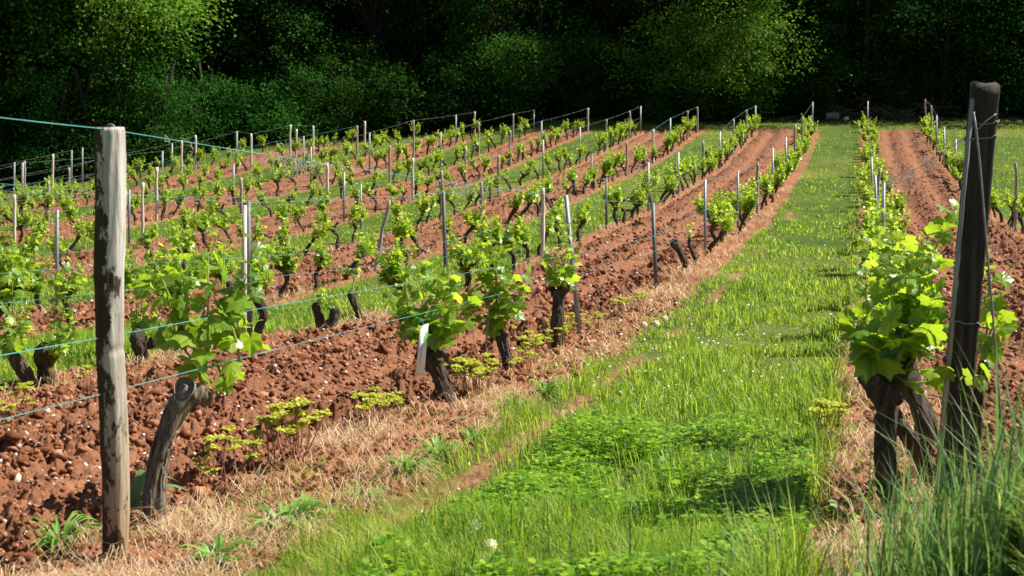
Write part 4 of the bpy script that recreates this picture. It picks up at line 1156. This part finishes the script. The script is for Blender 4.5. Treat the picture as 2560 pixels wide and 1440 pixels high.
mb = MB(); S = smooth_path([tuple(bil(.3, .01)), tuple(cam_pt(1058, 798, 1.70 * D0) - ps_[0]), tuple(cam_pt(1046, 795, 1.70 * D0) - ps_[0]), tuple(cam_pt(1043, 804, 1.70 * D0) - ps_[0]), tuple(cam_pt(1075, 797, 1.70 * D0) - ps_[0])], 24)
V, Q, T = tube(S, .0016, 5); mb.add(V, Q, T); link('string', mb.mesh('string', [M['string']]), root)


# ------------------------------------------------------------------ vines along the rows
spots = []
rg = np.random.default_rng(77)
GAP = {1: [(0, 4.65)], 0: [(0, 1.38)], 2: [(0, 2.3), (2.78, 3.2)]}
for k in range(-1, 14):
    Dend = float(row_end(k)) - .8
    D = (max(.90 * k, 1.0) if k > 0 else (1.3 if k == 0 else 5.2)) * D0
    D += rg.uniform(0, .6)
    while D < Dend:
        dd = D / D0
        skip = any(a <= dd <= b for a, b in GAP.get(k, ()))
        x, y = row_pt(k, D, rg.normal(0, .05))
        if not skip and rg.random() > (.07 if k < 2 else .12) and abs(x) < .392 * y + (1.5 if x > 0 else 0):
            spots.append((D, k, x, y))
        D += rg.uniform(.85, 1.15) if k in (0, 1) else rg.uniform(.9, 1.25)
spots.sort()
ind = spots[:284]; rest = spots[284:]
cntk = {}
for D, k, x, y in sorted(ind, key=lambda s_: (s_[1], s_[0])):
    near = D < 17
    pool = NEAR if near else FAR
    w_ = np.array([1, 1, 1, 1, 1, .7, .35]) if near else np.array([1, 1, 1, 1, 1, 1, .9, .5])
    if k == 1 and near: w_ = np.array([0, .3, 0, 0, .3, 1, 1.0])
    vi = rg.choice(len(pool), p=w_ / w_.sum())
    tm, fm = pool[vi]
    root = link('grapevine', None, None, (x, y, gz(x, y)))
    s = rg.uniform(.98, 1.26) * ((.88 if near and k > 1 else .90) if k else .95); root.scale = (s, s, s * rg.uniform(.92, 1.12)); root.rotation_euler = (rg.normal(0, .06), rg.normal(0, .08), rg.choice([0, math.pi]) + rg.normal(0, .5) - .24)
    link('trunk', tm, root); link('foliage', fm, root)
    j = cntk.get(k, 0); cntk[k] = j + 1
    look = 'nearly bare vine' if (near and vi >= 5) or (not near and vi == 7) else ('bushy leafy vine' if vi in (1, 3) else 'leafy vine')
    tag(root, f'{look}, {ordn(j)} from near end, {row_name(k)}', 'grapevine', 'grapevines standing in rows')
# the rest, far away at the left, as one mass
tb_, fb_ = MB(), MB()
mbr = MB()
for D, k, x, y in rest:
    tm, fm = FAR[rg.integers(len(FAR))]
    s = rg.uniform(.92, 1.22); a = rg.uniform(0, 6.28); z = gz(x, y); c_, s_ = math.cos(a), math.sin(a)
    for me, mi in ((tm, 2), (fm, None)):
        V = np.empty(len(me.vertices) * 3, np.float32); me.vertices.foreach_get('co', V); V = V.reshape(-1, 3) * s
        V = np.stack([V[:, 0] * c_ - V[:, 1] * s_ + x, V[:, 0] * s_ + V[:, 1] * c_ + y, V[:, 2] + z], -1)
        npoly = len(me.polygons); ls = np.empty(npoly, np.int32); lt = np.empty(npoly, np.int32); mi_ = np.empty(npoly, np.int32)
        me.polygons.foreach_get('loop_start', ls); me.polygons.foreach_get('loop_total', lt); me.polygons.foreach_get('material_index', mi_)
        li = np.empty(len(me.loops), np.int32); me.loops.foreach_get('vertex_index', li)
        base = mbr.n; first = True
        for sel, nv in ((lt == 4, 4), (lt == 3, 3)):
            for mval in np.unique(mi_[sel]) if sel.any() else []:
                ss = ls[sel & (mi_ == mval)]
                Fc = li[ss[:, None] + np.arange(nv)[None]]
                (mbr.Q if nv == 4 else mbr.T).append(Fc + base); (mbr.qi if nv == 4 else mbr.ti).append(np.full(len(Fc), mi if mi is not None else mval))
        mbr.V.append(V); mbr.C.append(np.zeros((len(V), 3))); mbr.n += len(V)
if rest:
    o = link('distant_vines', mbr.mesh('distant_vines', [M['vine_leaf_far'], M['shoot'], M['bark']], False, True)); tag(o, 'mass of small distant grapevines at the far end of the rows', 'grapevines', kind='stuff')


# ------------------------------------------------------------------ small plants
def ground_hit(px, py, D=6.0):
    for _ in range(40):
        e = cam_pt(px, py, D); D *= 1 + .45 * (e[2] - gz(e[0], e[1])) / max(.3, CZ - gz(e[0], e[1]))
    return cam_pt(px, py, D)


def lance(mb, P0, az, L, w, arch, rng, mi=0, n=6, wav=.0):
    """one lance-shaped leaf that arches outward"""
    t = np.linspace(0, 1, n); d = np.array([math.cos(az), math.sin(az), 0]); sd = np.array([-d[1], d[0], 0])
    c = P0 + np.outer(t * L, d) * .9 + np.outer(L * (arch * t - arch * .72 * t ** 2), [0, 0, 1])
    ww = w * np.sin(np.clip(t * 1.0 + .06, 0, 1) * math.pi) ** .7 * (1 + wav * np.sin(t * 14 + az))
    ww[-1] = .0005
    up = np.array([0, 0, 1.0])
    V = np.stack([c - sd * ww[:, None] + up * ww[:, None] * .35, c, c + sd * ww[:, None] + up * ww[:, None] * .35], 1).reshape(-1, 3)
    i = np.arange(n - 1)[:, None] * 3
    Q = np.concatenate([i + np.array([[0, 1, 4, 3]]), i + np.array([[1, 2, 5, 4]])])
    mb.add(V, Q, None, mi)


def rosette_mesh(seed, nl=85, L=.105, w=.0048):
    rng = np.random.default_rng(seed); mb = MB()
    for q in range(nl): lance(mb, np.zeros(3), rng.uniform(0, 6.28), L * rng.uniform(.5, 1.15), w * rng.uniform(.6, 1.2), rng.uniform(.4, 1.9), rng, wav=.4, n=7)
    return mb.mesh('leaves', [M['broad']])


RM = [rosette_mesh(i) for i in range(3)]
for i, (px, py, s, lab) in enumerate([(715, 1352, 1.25, 'green leaf rosette at the near end of the dirt track'), (760, 1322, 1.0, 'smaller rosette right behind the nearest leaf rosette on track'), (905, 1262, .8, 'flat leaf rosette left of dirt track'),
                                      (1015, 1192, .95, 'leaf rosette on the left border of dirt track, third along'), (1098, 1145, .95, 'dark leaf rosette beside dirt track below the umbel weeds'), (1182, 1105, .75, 'small spread rosette on the dirt track'),
                                      (1296, 1030, .8, 'bright rosette where the dirt track narrows'), (1365, 985, .9, 'leafy rosette at the far end of the visible track'), (150, 1360, 1.1, 'low dark green rosette left of the thick old post'), (545, 1418, .9, 'rosette of grassy leaves at the bottom edge of photo')]):
    p = ground_hit(px, py); o = link('leaf_rosette', RM[i % 3], None, (p[0], p[1], gz(p[0], p[1]) - .004)); s *= 1.3; o.scale = (s, s, s); o.rotation_euler.z = i * 1.3
    tag(o, lab, 'weed', 'leaf rosettes along the dirt track')


def spurge_mesh(seed, h=.17):
    rng = np.random.default_rng(seed); out = []
    for q in range(rng.integers(3, 6)):
        sb, ub = MB(), MB()
        b = np.append(rng.normal(0, .025, 2), 0); t = b + np.array([*rng.normal(0, .03, 2), h * rng.uniform(.65, 1.15)])
        P = smooth_path([tuple(b), tuple((b + t) / 2 + rng.normal(0, .008, 3)), tuple(t)], 6); V, Q, T = tube(P, .0022, 5, False); sb.add(V, Q, T)
        for e in range(rng.integers(6, 9)):
            az = rng.uniform(0, 6.28); e1_ = t + np.array([math.cos(az), math.sin(az), 0]) * rng.uniform(.006, .034) + [0, 0, rng.uniform(.010, .016)]
            V, Q, T = tube(np.array([t, e1_]), .0012, 4, False); sb.add(V, Q, T)
            nl = 12
            O = e1_ + rng.normal(0, .007, (nl, 3)) * [1, 1, .4]
            put_leaves(ub, LEAF_LO, O, rng.normal(0, 1, (nl, 3)) * [1, 1, .3], np.array([0, 0, 1.0]) + rng.normal(0, .35, (nl, 3)), rng.uniform(.007, .012, nl))
        out.append((sb.mesh('stem', [M['red_stem']]), ub.mesh('flower_head', [M['spurge']], False, True)))
    return out


SM = [spurge_mesh(i) for i in range(4)]
cl = [('yellow-green umbel weed with red stems, in the patch around the leaning grey post', 'umbel weeds round the leaning grey post', [(1290 + 16 * i + RNG.uniform(-10, 10), 935 - 9.5 * i + RNG.uniform(-14, 14)) for i in range(14)] + [(1300 + 20 * i, 905 - 12 * i) for i in range(9)]),
      ('yellow-green umbel weed between the label vine and the slim second vine', 'umbel weeds between two vines', [(1150 + 10 * i + RNG.uniform(-8, 8), 985 + RNG.uniform(-22, 12)) for i in range(8)]),
      ('yellow-green umbel weed in the group in front of the tilled soil, left of label vine', 'umbel weeds left of the label vine', [(945, 1075), (925, 1085), (985, 1050), (960, 1068)]),
      ('tall umbel weed with flat yellow-green heads standing alone on the straw strip', 'tall umbel weeds on straw', [(742, 1165), (755, 1150), (668, 1180)]),
      ('low yellow-green umbel weed behind the bleached vine stump', 'umbel weeds by the stump', [(560, 1215), (530, 1225), (640, 1210), (490, 1205)]),
      ('umbel weed under the vines at the far left edge', 'umbel weeds at left edge', [(45, 1045), (70, 1040), (20, 1060), (210, 985), (225, 975)]),
      ('umbel weed patch plant near the dark metal post', 'umbel weeds near dark metal post', [(1570, 785), (1590, 775), (1550, 795), (1605, 770), (1530, 800)]),
      ('yellow umbel weed on the straw left of the huge gnarled vine', 'umbel weeds by the gnarled vine', [(2050, 1120), (2075, 1105)])]
for lab, grp, ps_ in cl:
    for px, py in ps_:
        p = ground_hit(px, py); stems = SM[RNG.integers(4)]
        root = link('umbel_weed', None, None, (p[0], p[1], gz(p[0], p[1]))); root.rotation_euler.z = RNG.uniform(0, 6.28); s = RNG.uniform(.5, 1.05) * (1.45 if 'tall' in lab else 1.0); root.scale = (s, s, s)
        for sm, um in stems: link('flower_head', um, link('stem', sm, root))
        tag(root, lab, 'weed', grp)

# dock beside the old post, withered plant at its foot
p = ground_hit(335, 1290); root = link('dock_plant', None, None, (p[0], p[1], gz(p[0], p[1]))); tag(root, 'grey-green broad leaved weed between the thick old post and the stump', 'weed')
rg = np.random.default_rng(5); mb = MB()
for az, L, w, ar in ((.15, .20, .022, 1.3), (.5, .17, .02, 1.9), (-.3, .16, .018, .7), (1.4, .14, .016, 2.6), (2.2, .13, .018, 2.2), (3.0, .10, .015, 1.6), (.9, .12, .016, 2.9), (-.9, .13, .016, .5), (4.2, .09, .014, 1.2)): lance(mb, np.array([0, 0, .01]), az, L, w, ar, rg, n=10, wav=.1)
link('leaves', mb.mesh('leaves', [M['dock']]), root)
p = ground_hit(425, 1345); root = link('withered_plant', None, None, (p[0], p[1], gz(p[0], p[1]))); tag(root, 'withered brown plant with curled leaves right of the thick old post', 'weed')
mb = MB()
for q in range(60):
    b = np.array([rg.normal(0, .05), rg.normal(0, .04), rg.uniform(.0, .05)]); m_ = 12; t_ = np.linspace(0, 1, m_); az = rg.uniform(0, 6.28); L = rg.uniform(.06, .15)
    c = b + np.stack([np.cos(az) * L * np.sin(t_ * 1.9) * .6, np.sin(az) * L * np.sin(t_ * 1.9) * .6, L * (1.2 * t_ - 1.5 * t_ ** 2) + .012 * np.sin(t_ * 9 + az)], -1)
    sd = np.stack([-np.sin(az) + .5 * np.sin(6 * t_ + q), np.cos(az) + 0 * t_, .6 * np.cos(6 * t_ + q)], -1); ww = .007 * np.sin(np.clip(t_ + .08, 0, 1) * 2.9)[:, None]
    V = np.stack([c - sd * ww, c + sd * ww], 1).reshape(-1, 3); i = np.arange(m_ - 1)[:, None] * 2; mb.add(V, i + np.array([[0, 1, 3, 2]]))
link('leaves', mb.mesh('leaves', [M['wither']]), root)

# clover patch in the front of the lane
x, y = sample_dir(120000, 2.9, 7.0, .8)
soil, straw, grass, trk, fr, n = zones(x, y); u = u_of(x, y)
k = (n == 0) & (u > -1.28) & (u < -.18) & (RNG.random(len(x)) < sstep(-.10, .55, fbm(x * 2.3, y * 2.3, 111, 3) + .35 - .16 * np.abs(y - 3.9)))
x, y = x[k][:14000], y[k][:14000]; n_ = len(x)
z = ground_z(x, y) + .02 + .125 * RNG.random(n_) ** 1.2 * np.clip(.6 + 1.0 * fbm(x * 3, y * 3, 5, 2), .1, 1.2)
mb = MB(); az = RNG.uniform(0, 6.28, n_); s = RNG.uniform(.009, .022, n_)
for j in range(3):
    a = az + j * 2.094; d = np.stack([np.cos(a), np.sin(a), RNG.uniform(-.2, .5, n_)], -1)
    sdv = np.stack([-np.sin(a), np.cos(a), np.zeros(n_)], -1); O = np.stack([x, y, z], -1)
    V = np.stack([O, O + (d * .55 + sdv * .52) * s[:, None], O + (d * 1.05 + sdv * .3) * s[:, None], O + (d * 1.05 - sdv * .3) * s[:, None], O + (d * .55 - sdv * .52) * s[:, None]], 1).reshape(-1, 3)
    b = np.arange(n_)[:, None] * 5; mb.add(V, b + np.array([[1, 4, 3, 2]]), b + np.array([[0, 4, 1]]))
o = link('clover', mb.mesh('clover', [M['clover']])); tag(o, 'bright green clover carpet in the front of the grass lane', 'clover', kind='stuff')
# broad round mallow-like leaves in the front grass
mb = MB(); x, y = sample_dir(1500, 3.0, 6.0, .8); u = u_of(x, y); k = (u > -1.2) & (u < .0) & (RNG.random(len(x)) < .5); x, y = x[k], y[k]; n_ = len(x)
put_leaves(mb, LEAF_LO, np.stack([x, y, ground_z(x, y) + RNG.uniform(.03, .09, n_)], -1), RNG.normal(0, 1, (n_, 3)) * [1, 1, .3], np.array([0, 0, 1.0]) + RNG.normal(0, .4, (n_, 3)), RNG.uniform(.012, .026, n_))
o = link('broadleaf_weeds', mb.mesh('broadleaf_weeds', [M['clover']], False, True)); tag(o, 'scattered lobed weed leaves among the front grass', 'weeds', kind='stuff')
# daisies
mb = MB(); xs, ys = [], []
for q in range(110):
    px, py = RNG.uniform(1380, 1960), RNG.uniform(860, 1040)
    if RNG.random() < .35: px, py = RNG.uniform(1480, 2080), RNG.uniform(640, 900)
    p = cam_pt(px, py, 1); D = 8.0
    D = float(np.interp(py, [600, 735, 850, 1015, 1150], [5.6 * D0, 3.63 * D0, 2.61 * D0, 1.785 * D0, 1.4 * D0])); e = cam_pt(px, py, D)
    xs.append(e[0]); ys.append(e[1])
x, y = np.array(xs), np.array(ys); kk = lane(x, y)[2] == 0; x, y = x[kk], y[kk]; n_ = len(x)
O = np.stack([x, y, ground_z(x, y) + RNG.uniform(.05, .09, n_)], -1); nr = np.array([0, -.5, 1.0]) + RNG.normal(0, .35, (n_, 3))
th7 = np.linspace(0, 6.283, 9)[:-1]; Vt = np.vstack([[0, 0, 0], np.stack([np.cos(th7), np.sin(th7), .15 + 0 * th7], -1)]); Tt = np.array([(0, 1 + i, 1 + (i + 1) % 8) for i in range(8)])
put_leaves(mb, (Vt, None, Tt, np.zeros((9, 3))), O, np.cross(nr, [1.0, .2, 0]), nr, RNG.uniform(.004, .0075, n_) * np.clip(y / 8, 1, 1.5))
o = link('daisies', mb.mesh('daisies', [M['petal']], False, True)); tag(o, 'tiny white daisies sprinkled through the grass lane', 'daisies', kind='stuff')
# dandelion clocks
for px, py, D, hh, lab in ((1226, 1372, 3.75, .16, 'white dandelion clock, upper right of the three in the front grass'), (1216, 1408, 3.68, .13, 'white dandelion clock, lowest of the three in the front grass'), (1186, 1322, 3.8, .21, 'tall dandelion stalk with a bare seed head in the front grass'),
                       (1662, 800, 10.8, .12, 'dandelion clock beside the straw strip, nearest of the far three'), (1640, 812, 10.6, .12, 'dandelion clock on the edge of the straw strip'), (1610, 815, 10.4, .12, 'dandelion clock leftmost of the far three by the strip')):
    c = cam_pt(px, py, D); g = gz(c[0], c[1]); root = link('dandelion', None, None, (c[0], c[1], g)); tag(root, lab, 'dandelion', 'dandelion clocks')
    hh = max(.05, c[2] - g); mb = MB(); V, Q, T = tube(smooth_path([(0, 0, 0), (.006, 0, hh * .5), (0, 0, hh)], 6), .0022, 6); mb.add(V, Q, T); link('stem', mb.mesh('stem', [M['shoot']], True), root)
    bare = 'bare' in lab; n_ = 190 if not bare else 12; rr = .019 if D < 5 else .024
    v = unit(RNG.normal(0, 1, (n_, 3))); cc = np.array([0, 0, hh + rr * .3]); mb = MB(); sdv = unit(np.cross(v, RNG.normal(0, 1, (n_, 3)))); up_ = np.cross(v, sdv)
    tipc = cc + v * rr; w_ = .0017 if D < 5 else .004
    V = np.stack([cc + v * .003, tipc + sdv * w_, tipc + v * .002 + up_ * w_, tipc - sdv * w_, tipc + v * .002 - up_ * w_], 1).reshape(-1, 3); b = np.arange(n_)[:, None] * 5
    mb.add(V, None, np.concatenate([b + np.array([[1, 2, 3]]), b + np.array([[1, 3, 4]]), b + np.array([[0, 1, 3]]) * 1])); link('seed_head', mb.mesh('seed_head', [M['fluff']]), root)


# ================================================================== FOREST
def tree_meshes(seed, H, R, zlow, nclump, leafs, mat, lsize=.14):
    rng = np.random.default_rng(seed); tb, cb = MB(), MB()
    nlob = 22 if H > 6 else 10
    P = smooth_path([(0, 0, -.5, .15), (rng.normal(0, .15), rng.normal(0, .15), H * .4, .11), (rng.normal(0, .3), rng.normal(0, .3), H * .85, .05)], 12)
    V, Q, T = tube(P[:, :3], P[:, 3], 8, True, trunk_wob(rng, .08)); tb.add(V, Q, T)
    lobes = [(rng.normal(0, R * .45, 2), zlow + .3 + (H * .95 - zlow) * rng.random() ** 1.35, rng.uniform(.28, .5) * R) for _ in range(nlob)]
    cl_ = []
    while len(cl_) < nclump:
        (lx, ly), lz, lr = lobes[rng.integers(len(lobes))]
        v = unit(rng.normal(0, 1, 3)); v[2] = abs(v[2]) * .8 if rng.random() < .6 else v[2] * .7
        c = np.array([lx, ly, lz]) + v * lr * rng.uniform(.55, 1.25)
        rad = math.hypot(c[0], c[1])
        if rad > R * (1.05 if c[2] > zlow + 1 else .8) or c[2] < zlow or c[2] > H: continue
        cl_.append(c)
    cl_ = np.array(cl_)
    for c in cl_[::9]:
        s = P[min(11, int(np.clip(c[2] / H * 9, 1, 10))), :3]
        S = smooth_path([(*s, .05), (*((s + c) / 2 + [0, 0, .2]), .03), (*c, .012)], 6); V, Q, T = tube(S[:, :3], S[:, 3], 5, False); tb.add(V, Q, T)
    N = nclump * leafs
    cc = np.repeat(cl_, leafs, 0); cr = np.repeat(rng.uniform(.28, .62, nclump), leafs)
    o = rng.normal(0, 1, (N, 3)) * cr[:, None] * np.array([.8, .8, .38]); o[:, 2] -= .25 * (o[:, 0] ** 2 + o[:, 1] ** 2) / cr
    O = cc + o
    out = unit(cc * np.array([1, 1, 0]) + rng.normal(0, .6, (N, 3)))
    tip = unit(out * .8 + np.array([0, 0, -.5]) + rng.normal(0, .5, (N, 3))); nr = unit(np.array([0, 0, .9]) + out * .6 + rng.normal(0, .5, (N, 3))); sd = unit(np.cross(tip, nr)); s = (rng.uniform(.6, 1.25, N) * lsize)[:, None]
    nr = np.cross(sd, tip)
    V = np.stack([O, O + (tip * .5 + sd * .36 + nr * .08) * s, O + tip * s, O + (tip * .5 - sd * .36 + nr * .08) * s], 1).reshape(-1, 3)
    cb.add(V, np.arange(N)[:, None] * 4 + np.array([[0, 1, 2, 3]]))
    return tb.mesh('trunk', [M['tree_bark']], True), cb.mesh('crown', [mat])


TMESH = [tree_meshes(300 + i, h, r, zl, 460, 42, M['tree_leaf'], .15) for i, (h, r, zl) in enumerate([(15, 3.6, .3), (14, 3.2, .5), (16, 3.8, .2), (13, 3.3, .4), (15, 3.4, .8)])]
MMESH = [tree_meshes(330 + i, h, r, zl, 480, 42, M['tree_leaf_half_lit'], .15) for i, (h, r, zl) in enumerate([(14, 3.6, .6), (13, 3.3, 1.2)])]
LMESH = [tree_meshes(340 + i, h, r, zl, 520, 56, M['tree_leaf_sunlit'], .125) for i, (h, r, zl) in enumerate([(13, 3.6, 3.4), (13, 3.8, .9)])]
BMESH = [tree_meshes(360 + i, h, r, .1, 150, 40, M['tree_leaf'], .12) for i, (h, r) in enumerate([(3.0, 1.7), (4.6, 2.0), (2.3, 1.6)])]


def edge_y(x): return np.interp(x, [-60, -30, -20, -8, 0, 10, 25, 45], [40, 52.5, 56, 63.0, 66.5, 68.3, 69.0, 66])


def put_tree(meshes, x, y, s, name, label, cat, group=None, rz=None, sz=1.0):
    root = link(name, None, None, (x, y, float(gbase(x, y)) - .1)); root.scale = (s, s, s * sz); root.rotation_euler.z = float(RNG.uniform(0, 6.28)) if rz is None else rz
    link('trunk', meshes[0], root); link('crown', meshes[1], root); tag(root, label, cat, group)
    return root


xs = np.arange(-34, 58, 3.0); vis = 0
for i, x in enumerate(xs):
    x = x + RNG.uniform(-.8, .8); y = float(edge_y(x)) + 3.2 + RNG.uniform(-.8, 1.2)
    inside = abs(x / y) < .37
    if inside: vis += 1
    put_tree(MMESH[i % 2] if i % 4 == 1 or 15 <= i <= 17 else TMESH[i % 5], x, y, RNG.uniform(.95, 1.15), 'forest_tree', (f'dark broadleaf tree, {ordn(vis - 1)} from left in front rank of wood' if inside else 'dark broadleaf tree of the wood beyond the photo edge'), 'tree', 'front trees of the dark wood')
for r_, (dy, step) in enumerate(((7.2, 3.4), (11.5, 3.8), (16.5, 4.2), (22.5, 4.6))):
    for i, x in enumerate(np.arange(-38, 60, step)):
        x = x + RNG.uniform(-1, 1); y = float(edge_y(x)) + dy + RNG.uniform(-1, 1)
        put_tree(TMESH[(i * 2 + r_) % 5], x, y, RNG.uniform(1.0, 1.25), 'forest_tree', 'tall dark tree deep in the wood behind the front trees', 'tree', 'inner trees of the dark wood')
# trees standing forward, sunlight painted into their paler leaves
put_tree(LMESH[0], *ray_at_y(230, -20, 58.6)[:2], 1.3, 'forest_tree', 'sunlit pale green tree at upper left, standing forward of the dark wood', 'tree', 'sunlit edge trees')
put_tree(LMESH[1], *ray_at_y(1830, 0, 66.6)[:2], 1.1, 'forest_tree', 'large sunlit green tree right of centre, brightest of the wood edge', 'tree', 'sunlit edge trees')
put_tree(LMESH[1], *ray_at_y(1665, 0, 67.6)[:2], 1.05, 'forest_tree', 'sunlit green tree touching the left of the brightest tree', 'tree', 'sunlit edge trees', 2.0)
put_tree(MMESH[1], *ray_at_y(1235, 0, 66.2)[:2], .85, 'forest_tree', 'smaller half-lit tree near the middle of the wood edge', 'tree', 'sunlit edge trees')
for x_, y_, s_, lab_ in ((17.0, 69.0, 1.1, 'tall dark tree above the brushwood pile'), (20.5, 68.2, 1.1, 'tall dark tree behind the square dark post'), (24.8, 68.0, 1.15, 'tall dark tree at the right edge of the photo')):
    put_tree(TMESH[int(x_) % 5], x_, y_, s_, 'forest_tree', lab_, 'tree', 'tall trees at the right of the wood')
# bushes at the foot of the wood
for i, (px_, y_) in enumerate(((120, 56.2), (215, 56.8), (300, 57.4), (390, 58.0))):
    c = ray_at_y(px_, 0, y_); put_tree(BMESH[1], c[0], c[1], 1.0 + .12 * (i % 2), 'bush', f'tall dark bush, {ordn(i)} from left below the sunlit upper left tree', 'bush', 'bushes at the foot of the wood')
for i, (px_, y_) in enumerate(((1660, 65.6), (1760, 65.9), (1860, 66.0))):
    c = ray_at_y(px_, 0, y_); put_tree(BMESH[2], c[0], c[1], .9, 'bush', f'small dark bush, {ordn(i)} from left below the brightest tree', 'bush', 'bushes at the foot of the wood')
vb = 0
for i, x in enumerate(np.arange(-26, 27, 1.9)):
    x = x + RNG.uniform(-.6, .6); y = float(edge_y(x)) + RNG.uniform(-.5, .9)
    if abs(x / y) < .37: vb += 1
    put_tree(BMESH[i % 3], x, y, RNG.uniform(.8, 1.25), 'bush', f'low dark bush, {ordn(max(vb - 1, 0))} from left at the foot of wood' if abs(x / y) < .37 else 'low dark bush beyond the photo edge', 'bush', 'bushes at the foot of the wood')

# brushwood, log and stone at the wood edge
rg = np.random.default_rng(9); mb = MB()
for q in range(110):
    px = rg.normal(2200, 110); c = ray_at_y(px, 0, 67.0 + rg.uniform(-.6, .8)); b = np.array([c[0], c[1], float(gbase(c[0], c[1])) + abs(rg.normal(0, .4)) * math.exp(-((px - 2240) / 170) ** 2) * 1.3])
    d = unit(rg.normal(0, 1, 3) * [1, .4, .55]) * rg.uniform(.4, 1.5); m_ = 5
    P = b + np.linspace(-.5, .5, m_)[:, None] * d + rg.normal(0, .05, (m_, 3)); P[:, 2] = np.maximum(P[:, 2], b[2] - .05)
    V, Q, T = tube(P, rg.uniform(.008, .022), 4, False); mb.add(V, Q, T)
o = link('brushwood_pile', mb.mesh('brushwood_pile', [M['twig']])); tag(o, 'dark tangle of cut brushwood at the foot of the wood, right side', 'brushwood', kind='stuff')
c = ray_at_y(2082, 276, 66.2); g = float(gbase(c[0], c[1])); mb = MB()
V, Q, T = tube(smooth_path([(-.28, .05, .16, .17), (0, 0, .2, .19), (.28, -.05, .17, .17)], 12)[:, :3], .18, 14, True, trunk_wob(rg, .08)); mb.add(V, Q, T)
o = link('log', mb.mesh('log', [M['log']], True), None, (c[0], c[1], g)); tag(o, 'short grey log lying at the wood edge, left of the white stone', 'log')
c = ray_at_y(2115, 278, 66.2); me = lumps('stone', np.array([c[0]]), np.array([c[1]]), np.array([.17]), M['stone'], .85); tag(link('stone', me), 'white boulder at the wood edge, right of the log', 'stone')

# ================================================================== LIGHT, SKY, CAMERA
AZ, EL = math.radians(76), math.radians(49)
world = bpy.data.worlds.new('World'); sc.world = world; world.use_nodes = True
nt = world.node_tree; nt.nodes.clear()
sky = nt.nodes.new('ShaderNodeTexSky'); sky.sky_type = 'NISHITA'; sky.sun_disc = False; sky.sun_elevation = EL; sky.sun_rotation = AZ
bg = nt.nodes.new('ShaderNodeBackground'); bg.inputs[1].default_value = .05
wo = nt.nodes.new('ShaderNodeOutputWorld'); nt.links.new(sky.outputs[0], bg.inputs[0]); nt.links.new(bg.outputs[0], wo.inputs[0])
sun = bpy.data.lights.new('sun', 'SUN'); sun.energy = 5.0; sun.angle = math.radians(.5); sun.color = (1, .93, .82)
so = bpy.data.objects.new('sun', sun); COL.objects.link(so)
sd_ = Vector((math.sin(AZ) * math.cos(EL), math.cos(AZ) * math.cos(EL), math.sin(EL)))
so.rotation_euler = sd_.to_track_quat('Z', 'Y').to_euler()

cam = bpy.data.cameras.new('camera'); cam.sensor_width = 36; cam.lens = 36 * F / 2560; cam.clip_start = .05; cam.clip_end = 800
cam.dof.use_dof = True; cam.dof.focus_distance = 9.0; cam.dof.aperture_fstop = 10
co = bpy.data.objects.new('camera', cam); COL.objects.link(co); co.location = (0, 0, CZ); co.rotation_euler = (math.pi / 2 - TH, 0, 0)
sc.camera = co
sc.view_settings.view_transform = 'Standard'; sc.view_settings.look = 'None'; sc.view_settings.exposure = 1.0; sc.view_settings.gamma = 1
